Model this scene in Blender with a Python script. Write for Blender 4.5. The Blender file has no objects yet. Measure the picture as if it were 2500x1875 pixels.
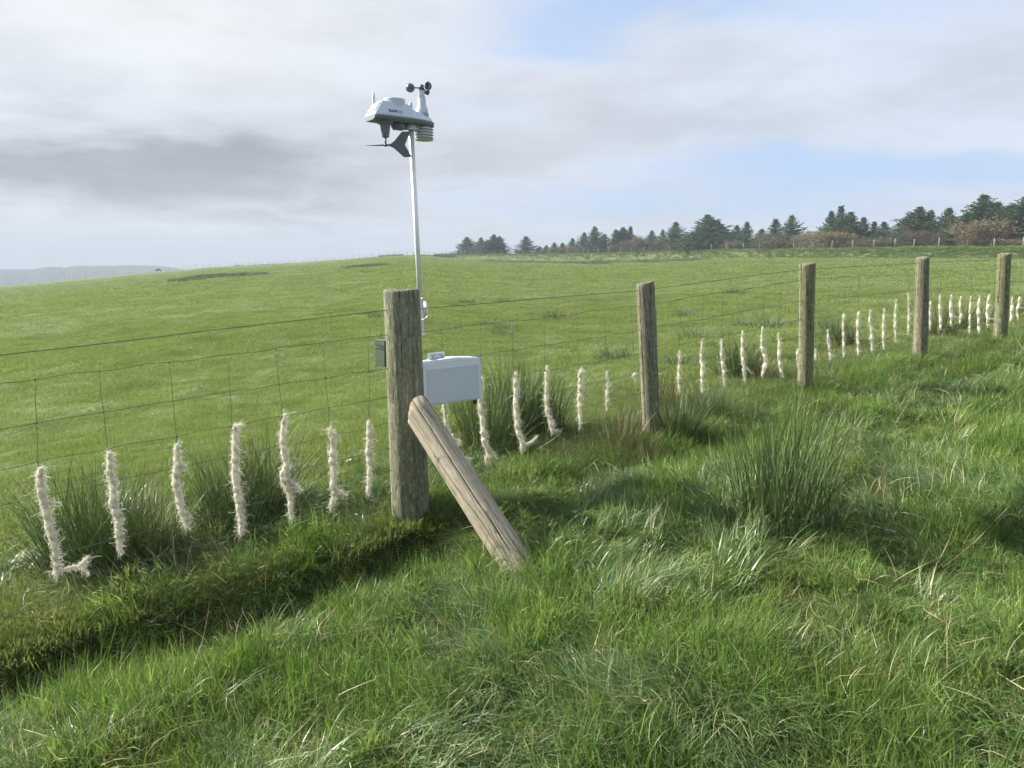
import bpy, bmesh, math, random
import numpy as np
import mathutils.noise as mnoise
from mathutils import Vector, Matrix, Euler
R = math.radians
random.seed(7); rng = np.random.default_rng(7)
scene = bpy.context.scene
COL = scene.collection

# ------------------------------------------------------------------ camera
CAMZ = 1.45; PITCH = R(10.16); F = 1880.0
cam_d = bpy.data.cameras.new('camera'); cam = bpy.data.objects.new('camera', cam_d); COL.objects.link(cam)
cam_d.sensor_width = 36; cam_d.lens = F/2500*36; cam_d.clip_start = 0.05; cam_d.clip_end = 8000
cam.location = (0, 0, CAMZ); cam.rotation_euler = (math.pi/2-PITCH, 0, 0)
scene.camera = cam

# ------------------------------------------------------------------ sky, sun, exposure
SUN_EL = R(33); SUN_AZ = R(-76)          # azimuth measured from +Y towards +X
scene.view_settings.view_transform = 'Standard'; scene.view_settings.look = 'None'
scene.view_settings.gamma = 1; scene.view_settings.exposure = 1.35
scene.cycles.max_bounces = 4; scene.cycles.diffuse_bounces = 3; scene.cycles.glossy_bounces = 2; scene.cycles.transmission_bounces = 3
scene.cycles.volume_bounces = 0; scene.cycles.transparent_max_bounces = 4
world = bpy.data.worlds.new("World"); scene.world = world; world.use_nodes = True
world.cycles.sampling_method = 'MANUAL'; world.cycles.sample_map_resolution = 256
scene.cycles.use_adaptive_sampling = True; scene.cycles.adaptive_threshold = .035
wt = world.node_tree; wt.nodes.clear()

class NG:
    """tiny node-graph helper"""
    def __init__(s, tree): s.t = tree
    def n(s, typ, **kw):
        nd = s.t.nodes.new(typ)
        for k, v in kw.items(): setattr(nd, k, v)
        return nd
    def link(s, a, b): s.t.links.new(a, b)
    def put(s, sock, v):
        if hasattr(v, 'links') or isinstance(v, bpy.types.NodeSocket): s.t.links.new(v, sock)
        else: sock.default_value = v
    def m(s, op, a, b=0.0, c=0.0, clamp=False):
        nd = s.n('ShaderNodeMath', operation=op, use_clamp=clamp)
        s.put(nd.inputs[0], a); s.put(nd.inputs[1], b); s.put(nd.inputs[2], c)
        return nd.outputs[0]
    def vm(s, op, a, b=(0, 0, 0)):
        nd = s.n('ShaderNodeVectorMath', operation=op)
        s.put(nd.inputs[0], a); s.put(nd.inputs[1], b)
        return nd.outputs[0]
    def noise(s, vec, scale, detail=4, rough=.55, dist=0.0):
        nd = s.n('ShaderNodeTexNoise')
        if vec is not None: s.put(nd.inputs['Vector'], vec)
        s.put(nd.inputs['Scale'], scale); nd.inputs['Detail'].default_value = detail
        nd.inputs['Roughness'].default_value = rough; nd.inputs['Distortion'].default_value = dist
        return nd.outputs[0]
    def ramp(s, f, stops, interp='LINEAR'):
        nd = s.n('ShaderNodeValToRGB'); nd.color_ramp.interpolation = interp
        e = nd.color_ramp.elements
        while len(e) < len(stops): e.new(.5)
        for el, (p, c) in zip(e, stops):
            el.position = p; el.color = (c[0], c[1], c[2], 1) if not isinstance(c, (int, float)) else (c, c, c, 1)
        s.put(nd.inputs[0], f); return nd.outputs[0]
    def mix(s, f, a, b, mode='MIX'):
        nd = s.n('ShaderNodeMix', data_type='RGBA', blend_type=mode)
        s.put(nd.inputs[0], f)
        for k, v in ((6, a), (7, b)):
            if isinstance(v, tuple) and len(v) == 3: v = (*v, 1)
            s.put(nd.inputs[k], v)
        return nd.outputs[2]
    def sstep(s, x, lo, hi):
        nd = s.n('ShaderNodeMapRange', interpolation_type='SMOOTHSTEP')
        s.put(nd.inputs[0], x); nd.inputs[1].default_value = lo; nd.inputs[2].default_value = hi
        return nd.outputs[0]

g = NG(wt)
sky = g.n('ShaderNodeTexSky', sky_type='NISHITA'); sky.sun_disc = False
sky.sun_elevation = SUN_EL; sky.sun_rotation = SUN_AZ
sky.altitude = 300; sky.air_density = 1.0; sky.dust_density = 1.5; sky.ozone_density = 1.5
tc = g.n('ShaderNodeTexCoord'); vec = tc.outputs['Generated']
sep = g.n('ShaderNodeSeparateXYZ'); g.link(vec, sep.inputs[0])
X, Y, Z = sep.outputs
az = g.m('MULTIPLY', g.m('ARCTAN2', X, Y), 57.2958)
el = g.m('MULTIPLY', g.m('ARCSINE', Z), 57.2958)
comb = g.n('ShaderNodeCombineXYZ')
zz = g.m('ADD', g.m('MAXIMUM', Z, 0.0), 0.16)
g.link(g.m('DIVIDE', X, zz), comb.inputs[0]); g.link(g.m('DIVIDE', Y, zz), comb.inputs[1])
pv = comb.outputs[0]
n1 = g.noise(pv, .55, 4, .55, .3)
n2 = g.noise(pv, 1.5, 5, .6, .3)
c3 = g.n('ShaderNodeCombineXYZ'); g.link(g.m('MULTIPLY', az, .05), c3.inputs[0]); g.link(g.m('MULTIPLY', el, .17), c3.inputs[1])
n3 = g.noise(c3.outputs[0], 1.3, 5, .55, .2)       # streaky in az/el
wob_a = g.m('MULTIPLY', g.m('SUBTRACT', n2, .5), 14.0)
wob_e = g.m('MULTIPLY', g.m('SUBTRACT', n3, .5), 9.0)
def blob(a0, e0, ra, re, tilt=0.0):
    da = g.m('SUBTRACT', g.m('ADD', az, wob_a), a0)
    de = g.m('SUBTRACT', g.m('ADD', el, wob_e), e0)
    de = g.m('SUBTRACT', de, g.m('MULTIPLY', da, tilt))
    q = g.m('ADD', g.m('POWER', g.m('DIVIDE', da, ra), 2.0), g.m('POWER', g.m('DIVIDE', de, re), 2.0))
    return g.m('EXPONENT', g.m('MULTIPLY', q, -1.0))
def add(*xs):
    r = xs[0]
    for x in xs[1:]: r = g.m('ADD', r, x)
    return r
# how much blue shows
blue = add(g.m('MULTIPLY', blob(12, 17.4, 12, 3.2, .12), .95),
           g.m('MULTIPLY', blob(3, 14.0, 5, 1.8), .35),
           g.m('MULTIPLY', blob(26, 4.6, 15, 1.3, -.03), .8),
           g.m('MULTIPLY', blob(12, 2.6, 18, 2.0), .7),
           g.m('MULTIPLY', blob(31, 17, 8, 5), .35),
           g.m('MULTIPLY', blob(-3, 9.0, 6, 1.6), .25))
blue = g.m('ADD', blue, g.m('MULTIPLY', g.m('SUBTRACT', n2, .5), .9))
blue = g.sstep(blue, .05, .95)
blue = g.m('MULTIPLY', blue, .9)
# cloud brightness
dark = add(g.m('MULTIPLY', blob(-23, 5.0, 14, 1.8, -.02), 1.0),
           g.m('MULTIPLY', blob(-34, 5.4, 10, 1.9), .6),
           g.m('MULTIPLY', blob(-7, 6.6, 12, 2.2), .22),
           g.m('MULTIPLY', blob(-17, 2.3, 7, .5), .5),
           g.m('MULTIPLY', blob(20, 8.5, 16, 2.0), .2),
           g.m('MULTIPLY', blob(8, 8.0, 10, 2.0), .2))
dark = g.m('ADD', dark, g.m('MULTIPLY', g.m('SUBTRACT', n1, .5), .25), clamp=True)
bright = add(g.m('MULTIPLY', blob(-24, 15, 17, 6), .6), g.m('MULTIPLY', blob(-30, 1.2, 16, 1.6), .7))
cl_col = g.mix(g.m('MINIMUM', bright, 1.0), (2.95, 3.15, 3.5), (3.6, 3.68, 3.7))
cl_col = g.mix(g.m('MULTIPLY', dark, .9), cl_col, (1.7, 1.8, 1.98))
right_t = g.sstep(az, -10.0, 30.0)
cl_col = g.mix(g.m('MULTIPLY', right_t, .6), cl_col, g.mix(g.m('MULTIPLY', dark, .6), (2.6, 2.92, 3.55), (2.2, 2.5, 3.05)))
sk_blue = g.mix(.85, sky.outputs[0], (1.8, 2.45, 3.7))
tex = g.m('ADD', .92, g.m('MULTIPLY', g.sstep(g.m('ADD', g.m('MULTIPLY', n2, .75), g.m('MULTIPLY', n3, .25)), .35, .65), .16)); tx = g.n('ShaderNodeCombineXYZ'); [g.link(tex, tx.inputs[i_]) for i_ in range(3)]
cl_col = g.mix(1.0, cl_col, tx.outputs[0], 'MULTIPLY')
skc = g.mix(blue, cl_col, sk_blue)
# pale air close to the horizon
skc = g.mix(g.m('MULTIPLY', g.sstep(el, 4.0, -1.0), .25), skc, (2.75, 2.95, 3.1))
bg = g.n('ShaderNodeBackground'); g.link(skc, bg.inputs[0]); bg.inputs[1].default_value = 0.1
wo = g.n('ShaderNodeOutputWorld'); g.link(bg.outputs[0], wo.inputs[0])

sd = bpy.data.lights.new('sun', 'SUN'); sun = bpy.data.objects.new('sun', sd); COL.objects.link(sun)
sd.energy = 4.8; sd.angle = R(0.6); sd.color = (1.0, .93, .80)
sdir = Vector((math.sin(SUN_AZ)*math.cos(SUN_EL), math.cos(SUN_AZ)*math.cos(SUN_EL), math.sin(SUN_EL)))
sun.rotation_euler = sdir.to_track_quat('Z', 'Y').to_euler(); sun.location = (-20, 5, 20)

# ------------------------------------------------------------------ pixel rays (photo pixels, 2500 x 1875) for surveying the place
FW = np.array([0, math.cos(PITCH), -math.sin(PITCH)]); UP = np.array([0, math.sin(PITCH), math.cos(PITCH)]); RT = np.array([1., 0, 0])
CAM = np.array([0, 0, CAMZ])
def ray(x, y): return FW + RT*((x-1250)/F) - UP*((y-937.5)/F)
def at_depth(x, y, d): return CAM + ray(x, y)*d
P1B = at_depth(1002, 1249, .799*5); P4B = at_depth(2246, 858, 1.402*5)
FD = (P4B-P1B)[:2]; FD = FD/np.linalg.norm(FD)              # fence direction in plan
FN = np.array([FD[1], -FD[0]])                              # towards the camera side
def on_fence(x, y, off=0.0):
    """survey point in the fence's vertical plane (off metres towards the camera side)"""
    r = ray(x, y); o = P1B[:2]+FN*off
    k = np.dot(o-CAM[:2], FN)/np.dot(r[:2], FN)
    return CAM+r*k
def fence_as(p): d = np.asarray(p)[..., :2]-P1B[:2]; return d@FD, d@FN
def fpt(a, z, off=0.0): q = P1B[:2]+FD*a+FN*off; return np.array([q[0], q[1], z])

# ------------------------------------------------------------------ numpy noise
def _hash(ix, iy, seed):
    h = (ix.astype(np.int64)*374761393 + iy.astype(np.int64)*668265263 + seed*1442695041) & 0xffffffff
    h = ((h ^ (h >> 13))*1274126177) & 0xffffffff
    return ((h ^ (h >> 16)) & 0xffff)/65535.0
def vnoise(x, y, seed=0):
    x = np.asarray(x, float); y = np.asarray(y, float)
    ix = np.floor(x); iy = np.floor(y); fx = x-ix; fy = y-iy
    fx = fx*fx*(3-2*fx); fy = fy*fy*(3-2*fy)
    a = _hash(ix, iy, seed); b = _hash(ix+1, iy, seed); c = _hash(ix, iy+1, seed); d = _hash(ix+1, iy+1, seed)
    return (a*(1-fx)+b*fx)*(1-fy)+(c*(1-fx)+d*fx)*fy
def fbm(x, y, oct=4, seed=0):
    s = 0; amp = 1; tot = 0
    for o in range(oct):
        s = s+amp*vnoise(x*2**o+17.3*o, y*2**o-9.1*o, seed+o); tot += amp; amp *= .5
    return s/tot
def ss(x, a, b):
    t = np.clip((x-a)/(b-a), 0, 1); return t*t*(3-2*t)

# ------------------------------------------------------------------ terrain height
_fl = [on_fence(x, y) for x, y in [(-900, 1830), (0, 1560), (145, 1505), (500, 1415), (700, 1350), (1002, 1262), (1200, 1185), (1590, 1075), (1965, 955), (2246, 868), (2443, 838)]]
_fa = np.array([fence_as(p)[0] for p in _fl]); _fz = np.array([p[2] for p in _fl])
_fa = np.append(_fa, _fa[-1]+6); _fz = np.append(_fz, _fz[-1]+.10)
def zf(a):
    s = 0
    for d in (-.5, -.25, 0, .25, .5): s = s+np.interp(a+d, _fa, _fz)
    return s/5
# far edge of the field: px x -> (px y, plan distance)
EX = [-600, 0, 190, 316, 443, 506, 700, 825, 920, 988, 1029, 1100, 1226, 1400, 1575, 1733, 2021, 2496, 3200]
EY = [735, 698, 681, 668.5, 658.5, 652, 644, 635, 627, 623, 624, 630, 636, 637, 636, 630, 630, 633, 640]
ER = [330, 335, 335, 335, 340, 335, 300, 275, 255, 250, 245, 225, 205, 180, 160, 140, 108, 92, 75]
BX = [1029, 1100, 1321, 1575, 1796, 1953, 2259, 2496, 3200]     # top of the bank under the far fence
BY = [621, 622, 621.5, 617, 612, 611, 607, 607, 607]
def px_of_az(a): return 1250+F*np.tan(np.clip(a, -1.2, 1.2))/math.cos(PITCH)
def z_at(pxx, pxy, r):
    u = (pxx-1250)/F; v = (pxy-937.5)/F
    dy = math.cos(PITCH)-v*math.sin(PITCH); dz = -math.sin(PITCH)-v*math.cos(PITCH)
    return CAMZ+r*dz/np.sqrt(u*u+dy*dy)
def far_R(pxx):            # plan distance of the far fence
    return np.interp(pxx, EX, ER)+np.interp(pxx, [900, 1100, 2600], [2.0, 6, 5])
def ditch(a):
    return np.interp(a, [-4.5, -2.6, -1.5, -.6, 0.0, .35, 1.2, 2.5, 5], [.27, .27, .24, .18, .20, .06, .07, .04, .03])
def height(x, y):
    x = np.asarray(x, float); y = np.asarray(y, float)
    a, s = (x-P1B[0])*FD[0]+(y-P1B[1])*FD[1], (x-P1B[0])*FN[0]+(y-P1B[1])*FN[1]
    zn = zf(a)
    r = np.hypot(x, y); azm = np.arctan2(x, y); azc = np.clip(azm, -1.0, 1.0)
    # camera side of the fence: turf ledge, a trodden rut below it, then lumpy pasture
    w = (fbm(a*1.6, s*0+3, 3, 5)-.5)*.30+(fbm(a*6, s*5+3, 2, 6)-.5)*.10
    s2 = s+w
    d = ditch(a)*(.65+.7*fbm(a*1.1+4, s*0, 2, 8))
    led = -d*ss(s2, .07, .20)+(d*.85)*ss(s2, .32, .74)
    led = led-.06*ss(s, .3, 2.5)
    hole = -.08*np.exp(-(((a+.02)/.26)**2+((s-.55)/.14)**2))
    tus = .13*np.exp(-(((a-.30)/.26)**2+((s-.42)/.22)**2))
    camside = ss(s, -.1, .15)
    lump = (fbm(x*1.7, y*1.7, 3, 11)-.5)*.15+(fbm(x*5, y*5, 3, 21)-.5)*.115
    zc = zn+camside*(led+hole+tus)+lump*ss(np.abs(s), .0, .5)*np.where(s > 0, 1, .45)
    # field
    pxx = px_of_az(azc); Re = np.interp(pxx, EX, ER); Ye = np.interp(pxx, EX, EY)
    ze = z_at(pxx, Ye, Re)
    az_near = azc
    # near-field level: ground at the fence in this direction
    q = (P1B[0]*FN[0]+P1B[1]*FN[1])/np.minimum(np.sin(azc)*FN[0]+np.cos(azc)*FN[1], -.12)
    ax = q*np.sin(azc)-P1B[0]; ay = q*np.cos(azc)-P1B[1]
    an = ax*FD[0]+ay*FD[1]
    zn2 = zf(np.clip(an, -4, 9))-.08
    t = np.clip((r-q)/np.maximum(Re-q, 1), 0, 1)
    zfar = zn2+(ze-zn2)*t+(fbm(x*.08, y*.08, 3, 31)-.5)*.5*ss(r, 12, 60)*ss(Re-r, 0, 40)*.5
    zfar = zfar+(fbm(x*.5, y*.5, 3, 41)-.5)*.07*ss(r, 5, 12)
    fld = ss(-s, .6, 5.0)
    z = zc*(1-fld)+zfar*fld
    # bank and what lies beyond
    Rf = far_R(pxx); zb = z_at(pxx, np.interp(pxx, BX, BY), Rf)
    right = ss(pxx, 1010, 1120)
    up = ss(r, Re-1.0, Re+2.4)
    zbank = z*(1-up)+(zb+(fbm(x*.4, y*.4, 3, 51)-.5)*.25)*up
    zbank = zbank-ss(r, Rf+1.5, Rf+30)*2.0-ss(r, Rf+40, 700)*40
    zcrest = z-np.clip(r-Re-3, 0, None)*.05*ss(r, Re, Re+60)-np.clip(r-Re-60, 0, 500)*.14
    out = zbank*right+zcrest*(1-right)
    back = ss(np.abs(azm), 1.15, 1.5)          # behind the camera: simply go on level
    out = out*(1-back)+(np.interp(a, [-4, 9], [0.0, .5])*0+zf(np.clip(a, -4, 6))-.06+lump)*back
    return out

# ------------------------------------------------------------------ mesh helpers
def mesh_np(name, V, Fq, mats=(), smooth=False, attrs=None, matidx=None):
    me = bpy.data.meshes.new(name)
    V = np.asarray(V, np.float32); Fq = np.asarray(Fq, np.int32); k = Fq.shape[1]
    me.vertices.add(len(V)); me.vertices.foreach_set('co', V.ravel())
    me.loops.add(Fq.size); me.loops.foreach_set('vertex_index', Fq.ravel())
    me.polygons.add(len(Fq)); me.polygons.foreach_set('loop_start', np.arange(0, Fq.size, k, dtype=np.int32))
    me.polygons.foreach_set('loop_total', np.full(len(Fq), k, np.int32))
    if matidx is not None: me.polygons.foreach_set('material_index', np.asarray(matidx, np.int32))
    me.update(calc_edges=True)
    if smooth: me.polygons.foreach_set('use_smooth', np.ones(len(Fq), bool))
    for m in mats: me.materials.append(m)
    for nm, v in (attrs or {}).items():
        at = me.attributes.new(nm, 'FLOAT', 'POINT'); at.data.foreach_set('value', np.asarray(v, np.float32))
    me.validate(clean_customdata=False) if False else None
    return me
def tag(o, label=None, cat=None, group=None, kind=None):
    if label: o['label'] = label
    if cat: o['category'] = cat
    if group: o['group'] = group
    if kind: o['kind'] = kind
    return o
def link(o, parent=None):
    COL.objects.link(o)
    if parent: o.parent = parent
    return o
def obj(name, me, parent=None): return link(bpy.data.objects.new(name, me), parent)
def empty(name, loc=(0, 0, 0)):
    o = bpy.data.objects.new(name, None); o.empty_display_size = .1; o.location = loc; return link(o)
class MB:
    """collects simple shapes into one mesh"""
    def __init__(s): s.bm = bmesh.new()
    def verts(s, vs): return [s.bm.verts.new(v) for v in vs]
    def tube(s, pts, rad, seg=8, cap=True, smooth=True):
        pts = [Vector(p) for p in pts]
        if not hasattr(rad, '__len__'): rad = [rad]*len(pts)
        rings = []; prev = None
        for i, p in enumerate(pts):
            t = (pts[min(i+1, len(pts)-1)]-pts[max(i-1, 0)]).normalized()
            if prev is None:
                n = t.orthogonal().normalized()
            else:
                n = (prev-t*prev.dot(t)); n = n.normalized() if n.length > 1e-6 else t.orthogonal().normalized()
            prev = n; b = t.cross(n)
            rings.append(s.verts([p+(n*math.cos(2*math.pi*k/seg)+b*math.sin(2*math.pi*k/seg))*rad[i] for k in range(seg)]))
        for a, b in zip(rings, rings[1:]):
            for k in range(seg):
                f = s.bm.faces.new((a[k], a[(k+1) % seg], b[(k+1) % seg], b[k])); f.smooth = smooth
        if cap: s.bm.faces.new(rings[0][::-1]); s.bm.faces.new(rings[-1])
        return rings
    def lathe(s, prof, seg=32, mat=None, smooth=True, cap0=True, cap1=True):
        """prof: list of (radius, z)"""
        M = mat or Matrix()
        rings = [s.verts([M @ Vector((r*math.cos(2*math.pi*k/seg), r*math.sin(2*math.pi*k/seg), z)) for k in range(seg)]) for r, z in prof]
        for a, b in zip(rings, rings[1:]):
            for k in range(seg):
                f = s.bm.faces.new((a[k], a[(k+1) % seg], b[(k+1) % seg], b[k])); f.smooth = smooth
        if cap0: s.bm.faces.new(rings[0][::-1])
        if cap1: s.bm.faces.new(rings[-1])
    def box(s, c, d, mat=None, bevel=0.0, seg=2):
        M = (mat or Matrix()) @ Matrix.Translation(Vector(c)) @ Matrix.Diagonal((*d, 1))
        r = bmesh.ops.create_cube(s.bm, size=1, matrix=M)
        if bevel:
            es = list({e for v in r['verts'] for e in v.link_edges})
            bmesh.ops.bevel(s.bm, geom=es, offset=bevel, segments=seg, affect='EDGES', profile=.5, clamp_overlap=True)
    def prism(s, poly, y0, y1, mat=None):
        """polygon in local x,z extruded along y"""
        M = mat or Matrix()
        a = s.verts([M @ Vector((x, y0, z)) for x, z in poly]); b = s.verts([M @ Vector((x, y1, z)) for x, z in poly])
        n = len(poly); s.bm.faces.new(a); s.bm.faces.new(b[::-1])
        for k in range(n): s.bm.faces.new((a[k], b[k], b[(k+1) % n], a[(k+1) % n]))
    def build(s, name, mat, parent=None):
        bmesh.ops.recalc_face_normals(s.bm, faces=s.bm.faces)
        me = bpy.data.meshes.new(name); s.bm.to_mesh(me); s.bm.free(); me.materials.append(mat)
        return obj(name, me, parent)

# ------------------------------------------------------------------ materials
def new_mat(name):
    m = bpy.data.materials.new(name); m.use_nodes = True; m.node_tree.nodes.clear(); return m, NG(m.node_tree)
def principled(g, col, rough=.6, metal=0.0, spec=.5, normal=None):
    p = g.n('ShaderNodeBsdfPrincipled')
    if isinstance(col, tuple) and len(col) == 3: col = (*col, 1)
    g.put(p.inputs['Base Color'], col); g.put(p.inputs['Roughness'], rough); p.inputs['Metallic'].default_value = metal
    p.inputs['Specular IOR Level'].default_value = spec
    if normal is not None: g.link(normal, p.inputs['Normal'])
    return p
def out(g, sh):
    o = g.n('ShaderNodeOutputMaterial'); g.link(sh, o.inputs['Surface'])
def bump(g, h, strength=.5, dist=.01):
    b = g.n('ShaderNodeBump'); b.inputs['Strength'].default_value = strength; b.inputs['Distance'].default_value = dist
    g.put(b.inputs['Height'], h); return b.outputs[0]
def simple(name, col, rough=.6, metal=0.0, spec=.5, var=.12, scale=20, bumps=.1):
    m, g = new_mat(name)
    tc = g.n('ShaderNodeTexCoord'); n = g.noise(tc.outputs['Object'], scale, 5, .6)
    c = g.mix(n, tuple(v*(1-var) for v in col), tuple(min(1, v*(1+var)) for v in col))
    r = g.m('ADD', g.m('MULTIPLY', n, .2), rough-.1)
    p = principled(g, c, r, metal, spec, bump(g, n, bumps, .002) if bumps else None)
    out(g, p.outputs[0]); return m
def attr(g, name, typ='GEOMETRY'):
    a = g.n('ShaderNodeAttribute'); a.attribute_name = name; a.attribute_type = typ; return a.outputs['Fac']

def grass_mat(name, stops, patch=None, patch_scale=.8, trans=.35, inst=.35, rough=.42, gloss=.35, field=False):
    """blade colour: own random value + clump random value + patches of the sward"""
    m, g = new_mat(name)
    rnd = attr(g, 'rnd'); oi = g.n('ShaderNodeObjectInfo')
    geo = g.n('ShaderNodeNewGeometry')
    f = g.m('ADD', g.m('MULTIPLY', rnd, 1-inst), g.m('MULTIPLY', oi.outputs['Random'], inst))
    c = g.ramp(f, stops)
    if patch:
        pn = g.noise(geo.outputs['Position'], patch_scale, 4, .6)
        c = g.mix(g.m('MULTIPLY', g.sstep(pn, .48, .68), .42), c, patch)
        if field:
            pn2 = g.noise(geo.outputs['Position'], .06, 3, .6)
            c = g.mix(g.m('MULTIPLY', g.sstep(pn2, .4, .65), .3), c, (.20, .24, .11))
    # blade colour mixes towards a dark yellow-brown near the ground
    h = attr(g, 'tip')
    c = g.mix(g.m('MULTIPLY', g.sstep(h, .35, 0.0), .35), c, (.09, .075, .03))
    p = principled(g, c, rough, 0, gloss)
    tr = g.n('ShaderNodeBsdfTranslucent')
    g.link(g.mix(1.0, c, (1.0, 1.08, .6), 'MULTIPLY'), tr.inputs[0])
    mx = g.n('ShaderNodeMixShader'); mx.inputs[0].default_value = trans
    g.link(p.outputs[0], mx.inputs[1]); g.link(tr.outputs[0], mx.inputs[2])
    out(g, mx.outputs[0]); return m

G_LUSH = [(0, (.032, .072, .018)), (.35, (.095, .19, .04)), (.62, (.185, .30, .07)), (.84, (.27, .36, .115)), (.94, (.36, .34, .18)), (1, (.50, .44, .28))]
G_FIELD = [(0, (.115, .165, .06)), (.4, (.19, .25, .09)), (.8, (.26, .315, .125)), (.95, (.30, .33, .15)), (1, (.27, .28, .14))]
G_TUSS = [(0, (.048, .095, .028)), (.4, (.105, .185, .048)), (.75, (.19, .255, .08)), (.87, (.27, .25, .13)), (1, (.46, .40, .25))]
M_LUSH = grass_mat('lush_grass', G_LUSH, (.15, .17, .05), 1.3, trans=.42)
M_FIELD = grass_mat('grazed_grass', G_FIELD, (.085, .14, .05), .9, field=True, trans=.4, gloss=.12, rough=.6)
M_TUSS = grass_mat('tussock_grass', G_TUSS, (.12, .13, .045), 1.8)
M_TURF = grass_mat('mossy_turf', [(0, (.05, .085, .022)), (.4, (.11, .155, .036)), (.75, (.21, .235, .06)), (.92, (.32, .28, .11)), (1, (.42, .34, .18))], (.06, .09, .025), 2.5)
M_LAID = grass_mat('laid_grass_leaf', [(0, (.05, .10, .035)), (.4, (.10, .18, .06)), (.7, (.19, .27, .11)), (.85, (.33, .35, .2)), (1, (.52, .46, .31))], trans=.3, gloss=.5, rough=.38)
M_STRAW = grass_mat('dead_stalk', [(0, (.36, .29, .16)), (.5, (.5, .42, .27)), (1, (.62, .56, .40))], trans=.2)
M_RUSH = grass_mat('rush_stem', [(0, (.045, .08, .03)), (.5, (.08, .13, .048)), (.85, (.15, .185, .07)), (.97, (.2, .16, .07)), (1, (.3, .23, .12))], trans=.1, gloss=.25, rough=.55)
M_RUSHB = grass_mat('dry_rush_stem', [(0, (.05, .08, .03)), (.4, (.10, .115, .045)), (.8, (.19, .175, .08)), (1, (.32, .27, .15))], trans=.1)

def ground_mat():
    m, g = new_mat('ground_soil_and_turf')
    geo = g.n('ShaderNodeNewGeometry'); P = geo.outputs['Position']
    fld = attr(g, 'field'); bank = attr(g, 'bank'); soil = attr(g, 'soil')
    a = g.noise(P, .9, 6, .65); b = g.noise(P, 6, 5, .6); c = g.noise(P, .05, 4, .6); d = g.noise(P, 40, 3, .6)
    thatch = g.mix(b, (.018, .026, .009), (.055, .06, .024))
    fcol = g.mix(a, (.09, .135, .048), (.135, .18, .068))  # field ground darkened in its colour to stand for grass self-shadow it lacks
    fcol = g.mix(g.m('MULTIPLY', g.sstep(b, .5, .68), .5), fcol, (.05, .085, .028))
    fcol = g.mix(g.m('MULTIPLY', g.sstep(c, .4, .62), .3), fcol, (.10, .13, .05))
    col = g.mix(fld, thatch, fcol)
    col = g.mix(g.m('MULTIPLY', bank, .75), col, g.mix(a, (.06, .085, .035), (.125, .14, .06)))
    col = g.mix(soil, col, g.mix(d, (.045, .032, .02), (.12, .088, .055)))
    h = g.m('ADD', g.m('MULTIPLY', b, .12), g.m('MULTIPLY', d, .01))
    p = principled(g, col, .95, 0, .15, bump(g, h, .8, 1.0))
    out(g, p.outputs[0]); return m
M_GROUND = ground_mat()

def wood_mat(name, base, light, algae, amt, crack=.35, fleck=.5):
    m, g = new_mat(name)
    tc = g.n('ShaderNodeTexCoord'); mp = g.n('ShaderNodeMapping'); g.link(tc.outputs['Object'], mp.inputs[0])
    mp.inputs['Scale'].default_value = (1, 1, .07)
    V = mp.outputs[0]
    grain = g.noise(V, 130, 6, .65, .4); coarse = g.noise(V, 34, 5, .6, .6); blot = g.noise(tc.outputs['Object'], 7, 5, .65); fine = g.noise(tc.outputs['Object'], 90, 4, .7)
    col = g.mix(grain, base, light)
    col = g.mix(g.m('MULTIPLY', g.sstep(coarse, .42, .66), .5), col, tuple(v*.45 for v in base))
    al = g.m('MULTIPLY', g.sstep(blot, .36, .66), amt)
    col = g.mix(al, col, algae)
    mp2 = g.n('ShaderNodeMapping'); g.link(tc.outputs['Object'], mp2.inputs[0]); mp2.inputs['Scale'].default_value = (1, 1, .3)
    fl = g.noise(mp2.outputs[0], 75, 4, .75); col = g.mix(g.m('MULTIPLY', g.sstep(fl, .52, .66), fleck), col, tuple(min(1, v*1.5) for v in light))
    col = g.mix(g.m('MULTIPLY', g.sstep(fl, .46, .36), fleck), col, tuple(v*.35 for v in base))
    lich = g.m('MULTIPLY', g.sstep(fine, .60, .70), g.m('MULTIPLY', g.sstep(blot, .40, .55), .6))
    col = g.mix(lich, col, (.36, .38, .31))
    fcr = g.sstep(g.m('ABSOLUTE', g.m('SUBTRACT', g.noise(V, 22, 3, .5, .3), .5)), .018, .0)
    col = g.mix(g.m('MULTIPLY', fcr, crack), col, (.03, .025, .018))
    ck = attr(g, 'crack'); col = g.mix(ck, col, (.018, .015, .011))
    h = g.m('SUBTRACT', g.m('ADD', grain, g.m('MULTIPLY', coarse, .8)), g.m('MULTIPLY', fcr, 1.2))
    p = principled(g, col, .88, 0, .2, bump(g, h, .8, .004))
    out(g, p.outputs[0]); return m
M_STRAINER = wood_mat('weathered_strainer_wood', (.115, .115, .085), (.30, .30, .225), (.12, .145, .07), .6)
M_BRACE = wood_mat('pale_brace_wood', (.23, .20, .15), (.47, .425, .34), (.17, .17, .10), .35, .4, .18)
M_POST = wood_mat('fence_post_wood', (.12, .115, .088), (.28, .27, .21), (.13, .14, .075), .6)
M_POSTG = wood_mat('green_fence_post_wood', (.12, .12, .08), (.27, .27, .18), (.13, .155, .065), .7)
M_FARPOST = simple('pale_far_post_wood', (.24, .225, .19), .9, var=.3)
M_DARKPOST = simple('dark_far_post_wood', (.14, .13, .12), .9, var=.3)
M_WIRE = simple('galvanised_wire', (.085, .10, .085), .6, .2, var=.3, scale=60)
M_GREENWIRE = simple('green_wire', (.05, .08, .05), .5)

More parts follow.
